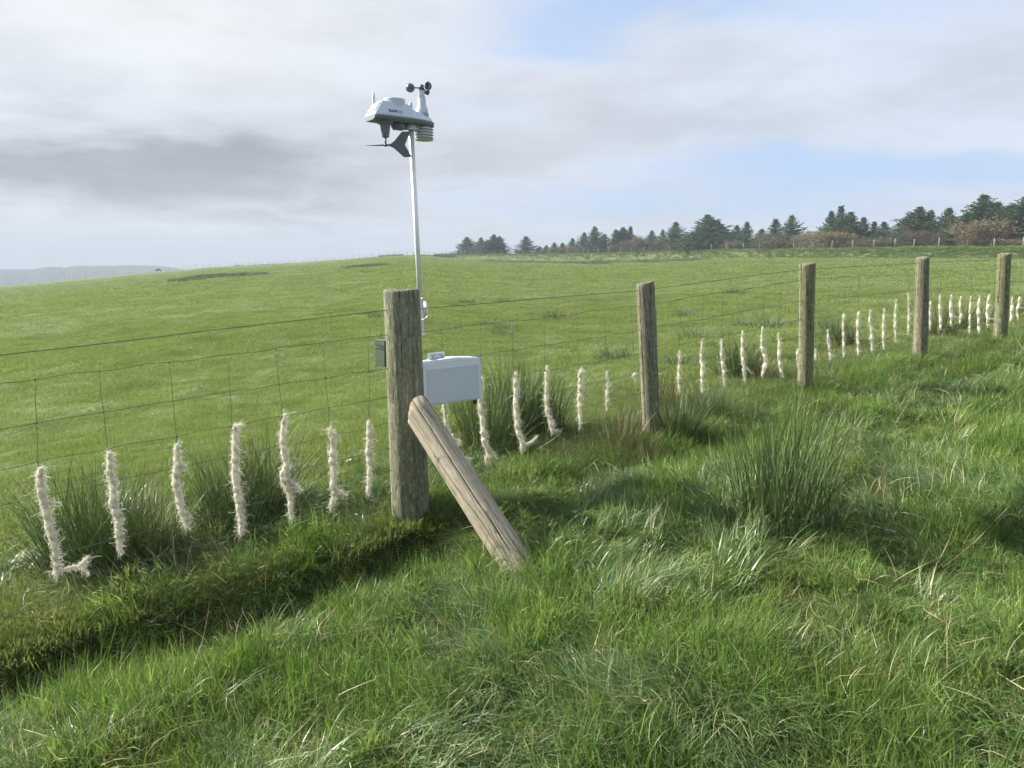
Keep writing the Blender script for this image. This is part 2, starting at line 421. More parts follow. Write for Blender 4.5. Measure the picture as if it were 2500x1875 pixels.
def wool_mat():
    m, g = new_mat('raw_wool')
    tc = g.n('ShaderNodeTexCoord'); n = g.noise(tc.outputs['Object'], 30, 5, .7); n2 = g.noise(tc.outputs['Object'], 160, 4, .7, 1.0)
    oi = g.n('ShaderNodeObjectInfo')
    c = g.mix(g.sstep(n, .3, .72), (.70, .675, .56), (.90, .89, .81))
    c = g.mix(g.m('MULTIPLY', oi.outputs['Random'], .4), c, (.79, .765, .655))
    p = principled(g, c, .95, 0, .1, bump(g, n2, .5, .004))
    tr = g.n('ShaderNodeBsdfTranslucent'); g.link(c, tr.inputs[0])
    mx = g.n('ShaderNodeMixShader'); mx.inputs[0].default_value = .45
    g.link(p.outputs[0], mx.inputs[1]); g.link(tr.outputs[0], mx.inputs[2]); out(g, mx.outputs[0]); return m
M_WOOL = wool_mat()
M_WHITEP = simple('white_housing_plastic', (.50, .565, .67), .38, var=.03, bumps=0)
M_CABP = simple('cabinet_plastic', (.62, .665, .73), .45, var=.03, bumps=0)
M_CABPANEL = simple('cabinet_lid_panel', (.47, .53, .60), .6, var=.03, scale=6, bumps=.04)
M_TRAY = simple('grey_tray_plastic', (.17, .205, .25), .5, var=.05, bumps=0)
M_DARKP = simple('dark_grey_plastic', (.085, .10, .12), .38, var=.1, bumps=0)
M_LOUVRE = simple('ivory_louvre_plastic', (.55, .58, .60), .45, var=.04, bumps=0)
M_LOGO = simple('logo_ink', (.06, .075, .10), .6, var=.05, bumps=0)
M_ALU = simple('aluminium_mast', (.72, .73, .74), .5, .35, var=.08, scale=40, bumps=.05)
M_STEEL = simple('zinc_steel', (.42, .44, .46), .45, .7, var=.2, scale=50)
M_SOLAR = simple('solar_cell', (.50, .50, .54), .2, .0, .7, var=.06, scale=8, bumps=0)
M_GREENBOX = simple('green_box_paint', (.085, .125, .085), .5, var=.18, scale=14)
M_BLACK = simple('black_rubber', (.03, .03, .035), .6)

# ------------------------------------------------------------------ ground sheet
azs = np.concatenate([np.arange(-180, -48, 3.), np.arange(-48, 48, .25), np.arange(48, 180, 3.)])*math.pi/180
rs = np.concatenate([[.05], .3*1.0125**np.arange(0, 560)]); rs = rs[rs < 420]
rs = np.concatenate([rs, np.geomspace(425, 1950, 24)])
A, RR = np.meshgrid(azs, rs); GX = RR*np.sin(A); GY = RR*np.cos(A); GZ = height(GX, GY)
na, nr = len(azs), len(rs)
idx = np.arange(na*nr).reshape(nr, na); nx = np.roll(idx, -1, axis=1)
FQ = np.stack([idx[:-1], nx[:-1], nx[1:], idx[1:]], -1).reshape(-1, 4)[:, ::-1]
s_ = (GX-P1B[0])*FN[0]+(GY-P1B[1])*FN[1]; a_ = (GX-P1B[0])*FD[0]+(GY-P1B[1])*FD[1]
fieldw = ss(-s_, .5, 2.0)
pxa = px_of_az(np.clip(A, -1, 1)); bankw = ss(RR, np.interp(pxa, EX, ER)-1, np.interp(pxa, EX, ER)+1)*ss(pxa, 1000, 1100)
soilw = np.clip(1.2*np.exp(-(((a_+.0)/.30)**2+((s_-.68)/.13)**2))+.8*np.exp(-(((a_+.75)/.5)**2+((s_+.0)/.1)**2))+.3*ss(ditch(a_), .1, .2)*np.exp(-((s_-.22)/.10)**2)*ss(-a_, 0, 3), 0, 1)
gme = mesh_np('ground', np.stack([GX, GY, GZ], -1).reshape(-1, 3), FQ, [M_GROUND], True,
              {'field': fieldw.ravel(), 'bank': bankw.ravel(), 'soil': soilw.ravel()})
tag(obj('ground', gme), kind='structure')

# ------------------------------------------------------------------ grass blades
def blades(n, rad, lmin, lmax, wid, th0, curl, seg=4, seed=1, rpow=.5, wind=None):
    """a bunch of n tapering curved blades; returns V, F, rnd, tip"""
    q = np.random.default_rng(seed)
    ph = q.uniform(0, 2*np.pi, n); rr = rad*q.uniform(0, 1, n)**rpow
    base = np.stack([rr*np.cos(ph), rr*np.sin(ph), np.full(n, -.01)], -1)
    L = q.uniform(lmin, lmax, n)*(1-.25*(rr/rad)); W = wid*q.uniform(.6, 1.25, n)
    dirn = ph+q.normal(0, 1.1, n) if wind is None else q.normal(0, wind, n)
    t0 = np.abs(q.normal(0, th0, n))+.05; k = q.gamma(2, curl/2, n)
    side = q.normal(0, .35, n)
    P = [base]; th = t0.copy(); dz = dirn.copy()
    for i in range(seg):
        d = np.stack([np.sin(th)*np.cos(dz), np.sin(th)*np.sin(dz), np.cos(th)], -1)
        P.append(P[-1]+d*(L/seg)[:, None]); th = np.minimum(th+k/seg, 2.2); dz = dz+side/seg
    fa = dirn+np.pi/2+q.normal(0, .5, n)
    sd = np.stack([np.cos(fa), np.sin(fa), q.normal(0, .25, n)], -1)
    V = []; tipv = []
    for i in range(seg+1):
        w = W*(1-(i/seg)**1.6*.93)*.5
        V += [P[i]-sd*w[:, None], P[i]+sd*w[:, None]]; tipv += [np.full(n, i/seg)]*2
    V = np.stack(V, 1).reshape(-1, 3); tipv = np.stack(tipv, 1).ravel()
    m = 2*(seg+1); b = (np.arange(n)*m)[:, None]
    Fc = np.concatenate([b+np.array([[2*i, 2*i+1, 2*i+3, 2*i+2]]) for i in range(seg)], 0)
    return V, Fc, np.repeat(q.uniform(0, 1, n), m), tipv
def cat(parts):
    V, Fc, r, t = [], [], [], []; o = 0
    for v, f, a, b in parts: V.append(v); Fc.append(f+o); r.append(a); t.append(b); o += len(v)
    return np.concatenate(V), np.concatenate(Fc), np.concatenate(r), np.concatenate(t)
def tuft_src(name, mat, parts):
    V, Fc, r, t = cat(parts)
    me = mesh_np(name, V, Fc, [mat], False, {'rnd': r, 'tip': t}); return bpy.data.objects.new(name, me)
def src_col(name, objs):
    c = bpy.data.collections.new(name)
    for o in objs: c.objects.link(o)
    return c
def scatter(name, colsrc, nvar, pts, rot, scl, label, cat_, kind='stuff'):
    """one stuff object: points with rotation and scale, a tuft instanced on each"""
    me = bpy.data.meshes.new(name); n = len(pts)
    me.vertices.add(n); me.vertices.foreach_set('co', np.asarray(pts, np.float32).ravel())
    a = me.attributes.new('rot', 'FLOAT_VECTOR', 'POINT'); a.data.foreach_set('vector', np.asarray(rot, np.float32).ravel())
    a = me.attributes.new('scl', 'FLOAT_VECTOR', 'POINT'); a.data.foreach_set('vector', np.asarray(scl, np.float32).ravel())
    a = me.attributes.new('var', 'INT', 'POINT'); a.data.foreach_set('value', rng.integers(0, nvar, n).astype(np.int32))
    o = obj(name, me); tag(o, label, cat_, kind=kind)
    t = bpy.data.node_groups.new(name+'_scatter', 'GeometryNodeTree')
    t.interface.new_socket('Geometry', in_out='INPUT', socket_type='NodeSocketGeometry')
    t.interface.new_socket('Geometry', in_out='OUTPUT', socket_type='NodeSocketGeometry')
    N = t.nodes; gi = N.new('NodeGroupInput'); go = N.new('NodeGroupOutput')
    ip = N.new('GeometryNodeInstanceOnPoints'); ci = N.new('GeometryNodeCollectionInfo')
    ci.inputs['Collection'].default_value = colsrc; ci.inputs['Separate Children'].default_value = True; ci.inputs['Reset Children'].default_value = True
    def na(nm, dt):
        x = N.new('GeometryNodeInputNamedAttribute'); x.data_type = dt; x.inputs[0].default_value = nm; return x.outputs['Attribute']
    e2r = N.new('FunctionNodeEulerToRotation')
    t.links.new(gi.outputs[0], ip.inputs['Points']); t.links.new(ci.outputs[0], ip.inputs['Instance'])
    ip.inputs['Pick Instance'].default_value = True
    t.links.new(na('var', 'INT'), ip.inputs['Instance Index'])
    t.links.new(na('rot', 'FLOAT_VECTOR'), e2r.inputs[0]); t.links.new(e2r.outputs[0], ip.inputs['Rotation'])
    t.links.new(na('scl', 'FLOAT_VECTOR'), ip.inputs['Scale'])
    t.links.new(ip.outputs[0], go.inputs[0])
    md = o.modifiers.new('scatter', 'NODES'); md.node_group = t
    return o
def sample(n, rmin, rmax, azmax=44, power=1.0):
    """points in the wedge in front of the viewer; power<1 puts more of them close by"""
    u = rng.uniform(0, 1, n)
    if power == 'log': r = rmin*(rmax/rmin)**u
    else: r = np.sqrt(rmin**2+(rmax**2-rmin**2)*u)
    a = rng.uniform(-azmax, azmax, n)*math.pi/180
    return r*np.sin(a), r*np.cos(a)
def rots(n, tilt=.15): return np.stack([rng.normal(0, tilt, n), rng.normal(0, tilt, n), rng.uniform(0, 6.283, n)], -1)
def rots_n(x, y, tilt=.1, e=.12):
    n = len(x); gx = (height(x+e, y)-height(x-e, y))/(2*e)+rng.normal(0, tilt, n); gy = (height(x, y+e)-height(x, y-e))/(2*e)+rng.normal(0, tilt, n)
    nz = np.stack([-gx, -gy, np.ones(n)], -1); nz /= np.linalg.norm(nz, axis=1)[:, None]
    ph = rng.uniform(0, 6.283, n); xa = np.stack([np.cos(ph), np.sin(ph), np.zeros(n)], -1); xa -= nz*(xa*nz).sum(1)[:, None]; xa /= np.linalg.norm(xa, axis=1)[:, None]
    ya = np.cross(nz, xa)
    return np.stack([np.arctan2(ya[:, 2], nz[:, 2]), np.arcsin(-xa[:, 2]), np.arctan2(xa[:, 1], xa[:, 0])], -1)
def sx(x, y): return (x-P1B[0])*FD[0]+(y-P1B[1])*FD[1], (x-P1B[0])*FN[0]+(y-P1B[1])*FN[1]
def sc3(s, hz=None): hz = s if hz is None else hz; return np.stack([s, s, hz], -1)
POSTS = []   # filled below, used to keep turf off the posts

# source tufts
def lushmat(i):
    q = np.random.default_rng(i); parts = [blades(330, .17, .035, .105, .0030, .55, 1.2, 3, 100+i, .62)]
    parts += [blades(16, .15, .05, .12, .0065, .7, 1.6, 4, 3000+i)]
    for j in range(3):      # a few leafier clumps in each
        v, f, r_, t_ = blades(34, .035, .06, .16, .0036, .5, 1.5, 4, 1000+i*10+j); v = v+np.array([q.uniform(-.12, .12), q.uniform(-.12, .12), 0]); parts.append((v, f, r_, t_))
    return parts
lush = src_col('lush_tufts', [tuft_src('lush_tuft', M_LUSH, lushmat(i)) for i in range(12)])
tuss = src_col('tussock_tufts', [tuft_src('tussock_tuft', M_TUSS, [blades(120, .07, .14, .32, .0026, .5, 1.9, 6, 200+i)]) for i in range(8)])
straw = src_col('dead_stalks', [tuft_src('dead_stalk_tuft', M_STRAW, [blades(4, .08, .10, .30, .0024, .9, 1.3, 6, 300+i)]) for i in range(10)])
mat_s = src_col('grazed_mats', [tuft_src('grazed_mat', M_FIELD, [blades(520, .27, .02, .055, .0042, .6, .9, 2, 400+i, .6)]) for i in range(8)])
mat_b = src_col('grazed_mats_far', [tuft_src('grazed_mat_far', M_FIELD, [blades(120, .45, .04, .10, .016, .6, .7, 1, 450+i, .6)]) for i in range(6)])
turf = src_col('turf_mats', [tuft_src('turf_mat', M_TURF, [blades(300, .12, .015, .05, .0022, .6, 1.2, 3, 470+i, .6)]) for i in range(6)])

# camera side sward
x, y = sample(9000, 1.3, 13.5, 46, 'log')
a, s = sx(x, y); r = np.hypot(x, y)
keep = (s > .02)&(rng.uniform(0, 1, len(x)) < np.clip((r/3.6)**1.1, 0, 1))
dl = np.exp(-(((a+.0)/.27)**2+((s-.66)/.12)**2)); keep &= rng.uniform(0, 1, len(x)) > dl*1.3
face = ss(s, -.12, -.02)*ss(-s, -.42, -.30)*ss(-a, -.2, .2); keep &= rng.uniform(0, 1, len(x)) > face*.6
x, y, a, s = x[keep], y[keep], a[keep], s[keep]
cl = fbm(x*3.0, y*3.0, 3, 61)
hs = (.32+1.5*ss(cl, .36, .68))*rng.uniform(.75, 1.25, len(x))
scatter('pasture_grass', lush, 12, np.stack([x, y, height(x, y)-.008], -1), rots_n(x, y, .26), sc3(rng.uniform(.8, 1.2, len(x)), hs), 'lush lumpy green pasture grass in front of the fence', 'grass')
# short mossy turf on the ledge and its shaded face
x, y = sample(14000, 2.2, 8, 46, 'log'); a, s = sx(x, y); keep = (s > -.3)&(s < .5)&(a < .25)
dl = np.exp(-(((a+.0)/.27)**2+((s-.66)/.14)**2)); keep &= rng.uniform(0, 1, len(x)) > dl*1.2
x, y = x[keep], y[keep]
scatter('ledge_turf', turf, 6, np.stack([x, y, height(x, y)-.004], -1), rots_n(x, y, .1, .04), sc3(rng.uniform(.8, 1.2, len(x)), rng.uniform(.5, 1.3, len(x))), 'short yellowish turf on the worn ledge below the mesh', 'turf')

# tussocky long grass along the fence and in lumps
x, y = sample(26000, 1.8, 14, 46, 'log'); a, s = sx(x, y)
near = np.exp(-((s-.0)/.38)**2)*ss(a, -.1, 1.2)*.8+np.exp(-((s+.35)/.3)**2)*.55+.9*np.exp(-(((a-.32)/.26)**2+((s-.42)/.22)**2))
lum = ss(fbm(x*1.9+5, y*1.9, 3, 81), .54, .64)*.42*(s > .5)
pr = np.clip(near*.7+lum, 0, 1)*(s > -1.2)*(s < 7)
pr *= 1-.9*np.exp(-(((a+.0)/.28)**2+((s-.66)/.14)**2)); pr *= 1-.93*ss(s, -.2, -.08)*ss(-s, -.5, -.4)*ss(-a, -.1, .1)
keep = rng.uniform(0, 1, len(x)) < pr*np.clip(np.hypot(x, y)/6, .2, 1); x, y, a, s = x[keep], y[keep], a[keep], s[keep]
hs = rng.uniform(.4, .95, len(x))*(.5+.4*np.exp(-(s/.6)**2))
scatter('tussock_grass', tuss, 8, np.stack([x, y, height(x, y)-.01], -1), rots(len(x), .2), sc3(rng.uniform(.6, 1.0, len(x)), hs), 'long arching tussock grass along the foot of the fence and in lumps', 'grass')

# long leaves combed over by wind and feet
laid = src_col('laid_tufts', [tuft_src('laid_tuft', M_LAID, [blades(70, .10, .12, .32, .0042, .75, 1.5, 6, 800+i, .6, .45), blades(14, .10, .14, .3, .0065, .9, 1.3, 6, 850+i, .6, .6)]) for i in range(6)])
x, y = sample(9000, 1.5, 12, 46, 'log'); a, s = sx(x, y)
pr = (s > .45)*(.75*ss(fbm(x*1.4+3, y*1.4, 3, 95), .48, .62)+.10)+.5*np.exp(-((s+.5)/.3)**2)*(a < 1)
keep = rng.uniform(0, 1, len(x)) < pr*np.clip(np.hypot(x, y)/5, .25, 1); x, y = x[keep], y[keep]
rt = rots(len(x), .12); rt[:, 2] = fbm(x*1.1, y*1.1, 2, 96)*14+rng.normal(0, .5, len(x))
scatter('laid_grass', laid, 6, np.stack([x, y, height(x, y)+.01], -1), rt, sc3(rng.uniform(.6, 1.1, len(x)), rng.uniform(.45, 1.0, len(x))), 'long pasture grass laid over in combed swirls', 'grass')

# dead stalks
x, y = sample(5500, 1.4, 14, 46, 'log'); a, s = sx(x, y)
pr = (s > -.5)*(.22+.78*ss(fbm(x*1.1, y*1.1, 3, 91), .45, .62)); keep = rng.uniform(0, 1, len(x)) < pr; x, y = x[keep], y[keep]
scatter('dry_stalks', straw, 10, np.stack([x, y, height(x, y)+.03], -1), rots(len(x), .7), sc3(rng.uniform(.5, 1.15, len(x))), 'pale dead grass stalks scattered through the green pasture', 'grass')

# grazed field beyond the fence
x, y = sample(12500, 3.0, 24, 46, 'log'); a, s = sx(x, y); keep = (s < .0); x, y, s = x[keep], y[keep], s[keep]
cl = fbm(x*3.2, y*3.2, 3, 66); hs = (.75+.65*ss(cl, .45, .75))*rng.uniform(.8, 1.3, len(x))*(1+.6*np.exp(-(s/.8)**2)); r = np.hypot(x, y)
sc = np.clip(r/9, .8, 1.8)
scatter('field_grass', mat_s, 8, np.stack([x, y, height(x, y)-.006], -1), rots_n(x, y, .06), sc3(sc*rng.uniform(.8, 1.2, len(x)), hs*np.clip(r/10, 1, 1.5)), 'short grazed grass of the field just beyond the fence', 'grass')
x, y = sample(26000, 15, 230, 44, 'log'); a, s = sx(x, y); keep = (s < -6)
keep &= np.hypot(x, y) < np.interp(px_of_az(np.arctan2(x, y)), EX, ER)-2
x, y = x[keep], y[keep]; r = np.hypot(x, y)
cl = fbm(x*1.3, y*1.3, 3, 67); hs = (.7+.9*ss(cl, .5, .8))*rng.uniform(.7, 1.3, len(x))
scatter('far_field_grass', mat_b, 6, np.stack([x, y, height(x, y)-.01], -1), rots_n(x, y, .04, .3), sc3(np.clip(r/22, .8, 4.5)*rng.uniform(.8, 1.2, len(x)), hs*np.clip(r/40, .6, 1.3)), 'short grazed grass of the field rising to the skyline', 'grass')

# ------------------------------------------------------------------ rushes
def rush_mesh(name, n, rad, lmin, lmax, mat, seed, spread=.2, wid=.0045, curl=.25):
    V, Fc, r, t = cat([blades(n, rad, lmin, lmax, wid, spread, curl, 4, seed, .6), blades(int(n*.35), rad*1.2, lmin*.4, lmax*.55, wid, spread*2, curl*2.5, 4, seed+1)])
    return mesh_np(name, V, Fc, [mat], False, {'rnd': r, 'tip': t})
RM = [rush_mesh('rush_clump_mesh', 460, .14, .36, .74, M_RUSH, 500+i*7, .27) for i in range(4)]
RMB = [rush_mesh('dry_rush_mesh', 180, .12, .28, .58, M_RUSHB, 560+i*7, .2) for i in range(2)]
M_RUSHF = grass_mat('grey_green_rush', [(0, (.06, .095, .055)), (.5, (.10, .14, .08)), (1, (.18, .2, .11))], trans=.15, gloss=.25, rough=.55)
RMF = [rush_mesh('field_rush_mesh', 150, .2, .2, .5, M_RUSHF, 700+i*7, .35, .007) for i in range(3)]
def rush(xp, yp, back, h, wx, me, label, grp=None):
    p = on_fence(xp, yp, -back) if back is not None else None
    o = obj('rush_clump', me); o.location = (p[0], p[1], float(height(p[0], p[1]))-.02)
    o.scale = (wx, wx, h); o.rotation_euler = (0, 0, random.uniform(0, 6.28))
    tag(o, label, 'rush clump', grp); return o
def rush_ground(xp, r, h, wx, me, label, grp):
    u = (xp-1250)/F/math.cos(PITCH); az_ = math.atan(u); x, y = r*math.sin(az_), r*math.cos(az_)
    o = obj('rush_clump', me); o.location = (x, y, float(height(x, y))-.02); o.scale = (wx, wx, h); o.rotation_euler = (0, 0, random.uniform(0, 6.28))
    tag(o, label, 'rush clump', grp); return o
def ground_at(xp, yp):
    """walk along the pixel ray until it meets the terrain"""
    d = ray(xp, yp); lo = .5; k = lo
    while k < 420:
        p = CAM+d*k
        if p[2] < float(height(p[0], p[1])): break
        k *= 1.01
    return CAM+d*k
def rush_px(xp, yp, h, wx, me, label, grp):
    p = ground_at(xp, yp); o = obj('rush_clump', me); o.location = (p[0], p[1], float(height(p[0], p[1]))-.02)
    o.scale = (wx, wx, h); o.rotation_euler = (0, 0, random.uniform(0, 6.28)); tag(o, label, 'rush clump', grp); return o
GR = 'rush clumps along the fence'
rush_px(1905, 1270, 1.12, 1.2, rush_mesh('rush_clump_mesh', 430, .19, .34, .72, M_RUSH, 540, .15), 'big clump of upright green rushes alone in the grass in front of the fence', GR)
rush(205, 1270, .45, .88, 1.25, RM[1], 'fanned dark rush clump behind the two leftmost wool strands', GR)
rush(330, 1240, .38, .80, 1.1, RM[2], 'dark rush clump behind the mesh, just right of the second wool strand', GR)
rush(560, 1190, .50, .75, 1.1, RM[3], 'rush clump behind the fourth wool strand from the left', GR)
rush(640, 1180, .62, .85, 1.1, RM[0], 'rush clump behind the fence, right of the fourth wool strand', GR)
rush(1190, 1065, .55, 1.05, 1.25, RM[2], 'tall dense rush clump directly right of the white cabinet', GR)
rush(1255, 1060, .72, 1.1, 1.2, RM[1], 'tall dense rush clump behind the second wool strand right of the cabinet', GR)
rush(1320, 1050, .60, .95, 1.05, RM[3], 'rush clump behind the third wool strand right of the cabinet', GR)
rush(1630, 960, .45, .85, .9, RMB[0], 'brownish dry rush clump just right of the first slim post', GR)
rush(1800, 935, .7, .75, 1.1, RM[0], 'rush clump behind the wool strands left of the second slim post', GR)
rush(1850, 930, .5, .7, .9, RMB[1], 'brown-tinged rush clump left of the second slim post', GR)
rush(1540, 985, .15, .6, .8, RMB[0], 'straw-coloured rush clump at the foot of the first slim post', GR)
rush(1515, 1045, -.05, .72, .85, RMB[1], 'dry rush clump standing just left of the foot of the first slim post', GR)
rush(1578, 1075, -.22, .55, .8, RMB[0], 'dry rushes in front of the foot of the first slim post', GR)
rush(1655, 1050, -.10, .62, .9, RM[1], 'green rush clump in front of the mesh, right of the first slim post', GR)
rush(1730, 1020, .05, .55, .8, RM[3], 'low green rush clump at the mesh midway to the second slim post', GR)
rush(2045, 905, .9, .6, .9, RM[2], 'low rush clump right of the second slim post', GR)
rush(2330, 835, .8, .75, 1.2, RM[1], 'dark rush clump behind the wool between the two rightmost posts', GR)
rush(2290, 840, .6, .8, 1.0, RM[3], 'rush clump just right of the third slim post', GR)
rush(2390, 835, 1.0, .7, 1.1, RMB[1], 'brownish rush clump left of the rightmost post', GR)
rush(2480, 822, 1.0, .8, 1.2, RMB[0], 'brownish rush clump at the right edge of the view', GR)
GF = 'small rush tufts dotted over the field'
for k, (xx, yy, w, lab) in enumerate([
        (1142, 735, 1.3, 'small grey-green rush tuft in the field, nearest the mast'), (1232, 733, 1.1, 'small rush tuft in the field, second right of the mast'),
        (1362, 772, 1.5, 'dark rush tuft in the open field above the cabinet'), (1235, 800, 1.2, 'low rush tuft in the field left of the dark one above the cabinet'),
        (1225, 812, .9, 'tiny rush tuft just below another above the cabinet'), (1700, 822, 1.2, 'dark pointed rush tuft in the field between the first two slim posts'),
        (1797, 712, 1.6, 'pale rush patch far out between the first two slim posts'), (1672, 765, 1.2, 'small rush tuft in the field right of the first slim post'),
        (1885, 795, 1.3, 'rush tuft in the field left of the second slim post'), (1815, 790, 1.0, 'low rush tuft left of another by the second slim post'),
        (1500, 870, 1.0, 'low rush tuft in the field left of the first slim post'), (2030, 800, 1.0, 'rush tuft in the field right of the second slim post'),
        (925, 770, 1.2, 'rush tuft in the field behind the top of the thick post'), (1190, 788, 1.0, 'faint rush tuft in the field right of the mast bracket'),
        (1660, 890, .9, 'rush tuft in the field behind the mesh right of the first slim post')]):
    rush_px(xx, yy+6, w*.50, w*1.0, RMF[k % 3], lab, GF)
# rush beds: dark thin patches far out
def bed(name, label, line, n, width, h, seed):
    q = np.random.default_rng(seed); parts = []
    V = []
    P = [ground_at(*p) for p in line]; d = [0]
    for p, q2 in zip(P, P[1:]): d.append(d[-1]+np.linalg.norm(q2-p))
    t = q.uniform(0, d[-1], n); X_ = np.interp(t, d, [p[0] for p in P])+q.normal(0, width*.4, n); Y_ = np.interp(t, d, [p[1] for p in P])+q.normal(0, width, n)
    hs = h*(.4+.9*fbm(X_*.35, Y_*.35, 3, seed))
    return scatter(name, rushsrc, 3, np.stack([X_, Y_, height(X_, Y_)-.02], -1), rots(n, .05), sc3(np.full(n, 1.6)*h, hs), label, 'rush bed')
rushsrc = src_col('rush_bed_tufts', [tuft_src('rush_bed_tuft', M_RUSHF, [blades(70, .35, .3, .8, .03, .25, .4, 2, 600+i)]) for i in range(3)])
hedgesrc = src_col('bank_tufts', [tuft_src('bank_tuft', M_TUSS, [blades(80, .45, .25, .7, .03, .5, 1.0, 2, 640+i)]) for i in range(3)])
bed('rush_bed', 'thin dark patch of rushes on the left slope of the field', [(475, 681), (540, 677), (620, 672)], 260, 2.4, .75, 1)
bed('rush_bed', 'small dark patch of rushes near the crest left of the mast', [(862, 653), (925, 650)], 130, 1.5, .6, 2)
bed('rush_bed', 'long dark bed of rushes below the bank to the right of the mast', [(1195, 638), (1290, 641), (1390, 643), (1470, 646)], 520, 2.6, .65, 3)
bed('rush_bed', 'dark strip of rushes along the foot of the bank under the spruces', [(1450, 640), (1600, 640), (1720, 634)], 420, 1.4, .6, 4)
# rough grass on the bank and tufts on the crest line
def bank_pts(x0, x1, n, r0, r1):
    xp = rng.uniform(x0, x1, n); az_ = np.arctan((xp-1250)*math.cos(PITCH)/F); r = np.interp(xp, EX, ER)+rng.uniform(r0, r1, n)
    return r*np.sin(az_), r*np.cos(az_)
x, y = bank_pts(1010, 2620, 5200, -1.5, 6.5)
scatter('bank_grass', hedgesrc, 3, np.stack([x, y, height(x, y)-.03], -1), rots(len(x), .15), sc3(rng.uniform(.6, 1.1, len(x)), rng.uniform(.3, 1.0, len(x))*(.4+.9*fbm(x*.3, y*.3, 3, 5))), 'rough tussocky grass on the bank below the far fence', 'grass')
x1_, y1_ = bank_pts(560, 715, 50, -1, 1.5); x2_, y2_ = bank_pts(925, 985, 50, -1, 1.5); x3_, y3_ = bank_pts(1060, 1110, 120, -1, 2)
x = np.concatenate([x1_, x2_, x3_]); y = np.concatenate([y1_, y2_, y3_])
scatter('crest_rushes', rushsrc, 3, np.stack([x, y, height(x, y)-.03], -1), rots(len(x), .05), sc3(np.full(len(x), 1.0), np.concatenate([rng.uniform(.3, .9, 50), rng.uniform(.3, 1.3, 50), rng.uniform(.8, 1.7, 120)])), 'dark rush tufts along the skyline under the far fence', 'rushes')

# ------------------------------------------------------------------ the stock fence
def round_post(name, mat, base, top, rb, rt_, seg=96, cracks=(), seed=0, parent=None, slant=0.0, below=.25, wob=.012, rings=60, cut=None):
    base = Vector(base); top = Vector(top); ax = (top-base); L = ax.length; ax.normalize()
    zs = np.concatenate([[-below], np.linspace(0, L-.006, rings), [L]])
    th = np.linspace(0, 2*np.pi, seg, endpoint=False)
    V = []; ck = []
    for z in zs:
        t = np.clip(z/L, 0, 1); rad = rb+(rt_-rb)*t
        rr = rad*(1+wob*2*(vnoise(np.cos(th)*1.5+9+seed, np.sin(th)*1.5+z*3, seed)-.5)+wob*1.2*(vnoise(np.cos(th)*7+seed, np.sin(th)*7+z*2, seed+3)-.5)+wob*.8*(vnoise(th*14, z*1.2+0*th, seed+5)-.5))
        c = np.zeros_like(th)
        for (tc_, z0, z1, w, dep) in cracks:
            cen = tc_+.10*(vnoise(np.array([z*4.0]), np.array([tc_*9]), seed)[0]-.5)+.03*(vnoise(np.array([z*30.0]), np.array([tc_*9]), seed)[0]-.5)
            dd = (th-cen+np.pi) % (2*np.pi)-np.pi
            amp = float(ss(z, z0, z0+.06)*ss(-z, -z1, -z1+.06))
            e = np.exp(-(dd*rad/(w*amp+1e-4))**2)*amp; rr = rr-dep*e; c = np.maximum(c, e)
        if z == zs[-1]: rr = rr-.004
        V.append(np.stack([rr*np.cos(th), rr*np.sin(th), np.full(seg, z)+(slant*rr*np.cos(th) if z > L-.01 else 0)+(.006*(vnoise(th*3, th*0, seed)-.5) if z > L-.01 else 0)], -1)); ck.append(c)
    V = np.concatenate(V); ck = np.concatenate(ck)
    if cut: V = cut(V, L)
    n = len(zs); i = np.arange(n*seg).reshape(n, seg); j = np.roll(i, -1, 1)
    Fq = np.stack([i[:-1], j[:-1], j[1:], i[1:]], -1).reshape(-1, 4)
    # caps as rings towards the centre
    def cap(ring, z, flip):
        nonlocal V, ck, Fq
        idx0 = ring
        for f in (.8, .5, .2, .02):
            P = V[ring].copy(); c = P.mean(0); Q = c+(P-c)*f; b = len(V); V = np.concatenate([V, Q]); ck = np.concatenate([ck, ck[ring]*f])
            nidx = b+np.arange(seg); a1, a2 = idx0, np.roll(idx0, -1); b1, b2 = nidx, np.roll(nidx, -1)
            fq = np.stack([a1, a2, b2, b1], -1); Fq = np.concatenate([Fq, fq[:, ::-1] if flip else fq]); idx0 = nidx
    cap(i[-1], L, False)
    me = mesh_np(name, V, Fq, [mat], True, {'crack': np.clip(ck, 0, 1)})
    o = obj(name, me, parent); o.rotation_mode = 'QUATERNION'
    q = ax.to_track_quat('Z', 'Y'); o.rotation_quaternion = q; o.location = base
    return o

fence = empty('stock_fence', P1B); tag(fence, 'wire stock fence of round wooden posts, mesh and top wire crossing the pasture', 'fence')
bpy.context.view_layer.update()
def child(o):      # keep world placement while parented to an empty at P1B
    o.location = Vector(o.location)-Vector(P1B); return o
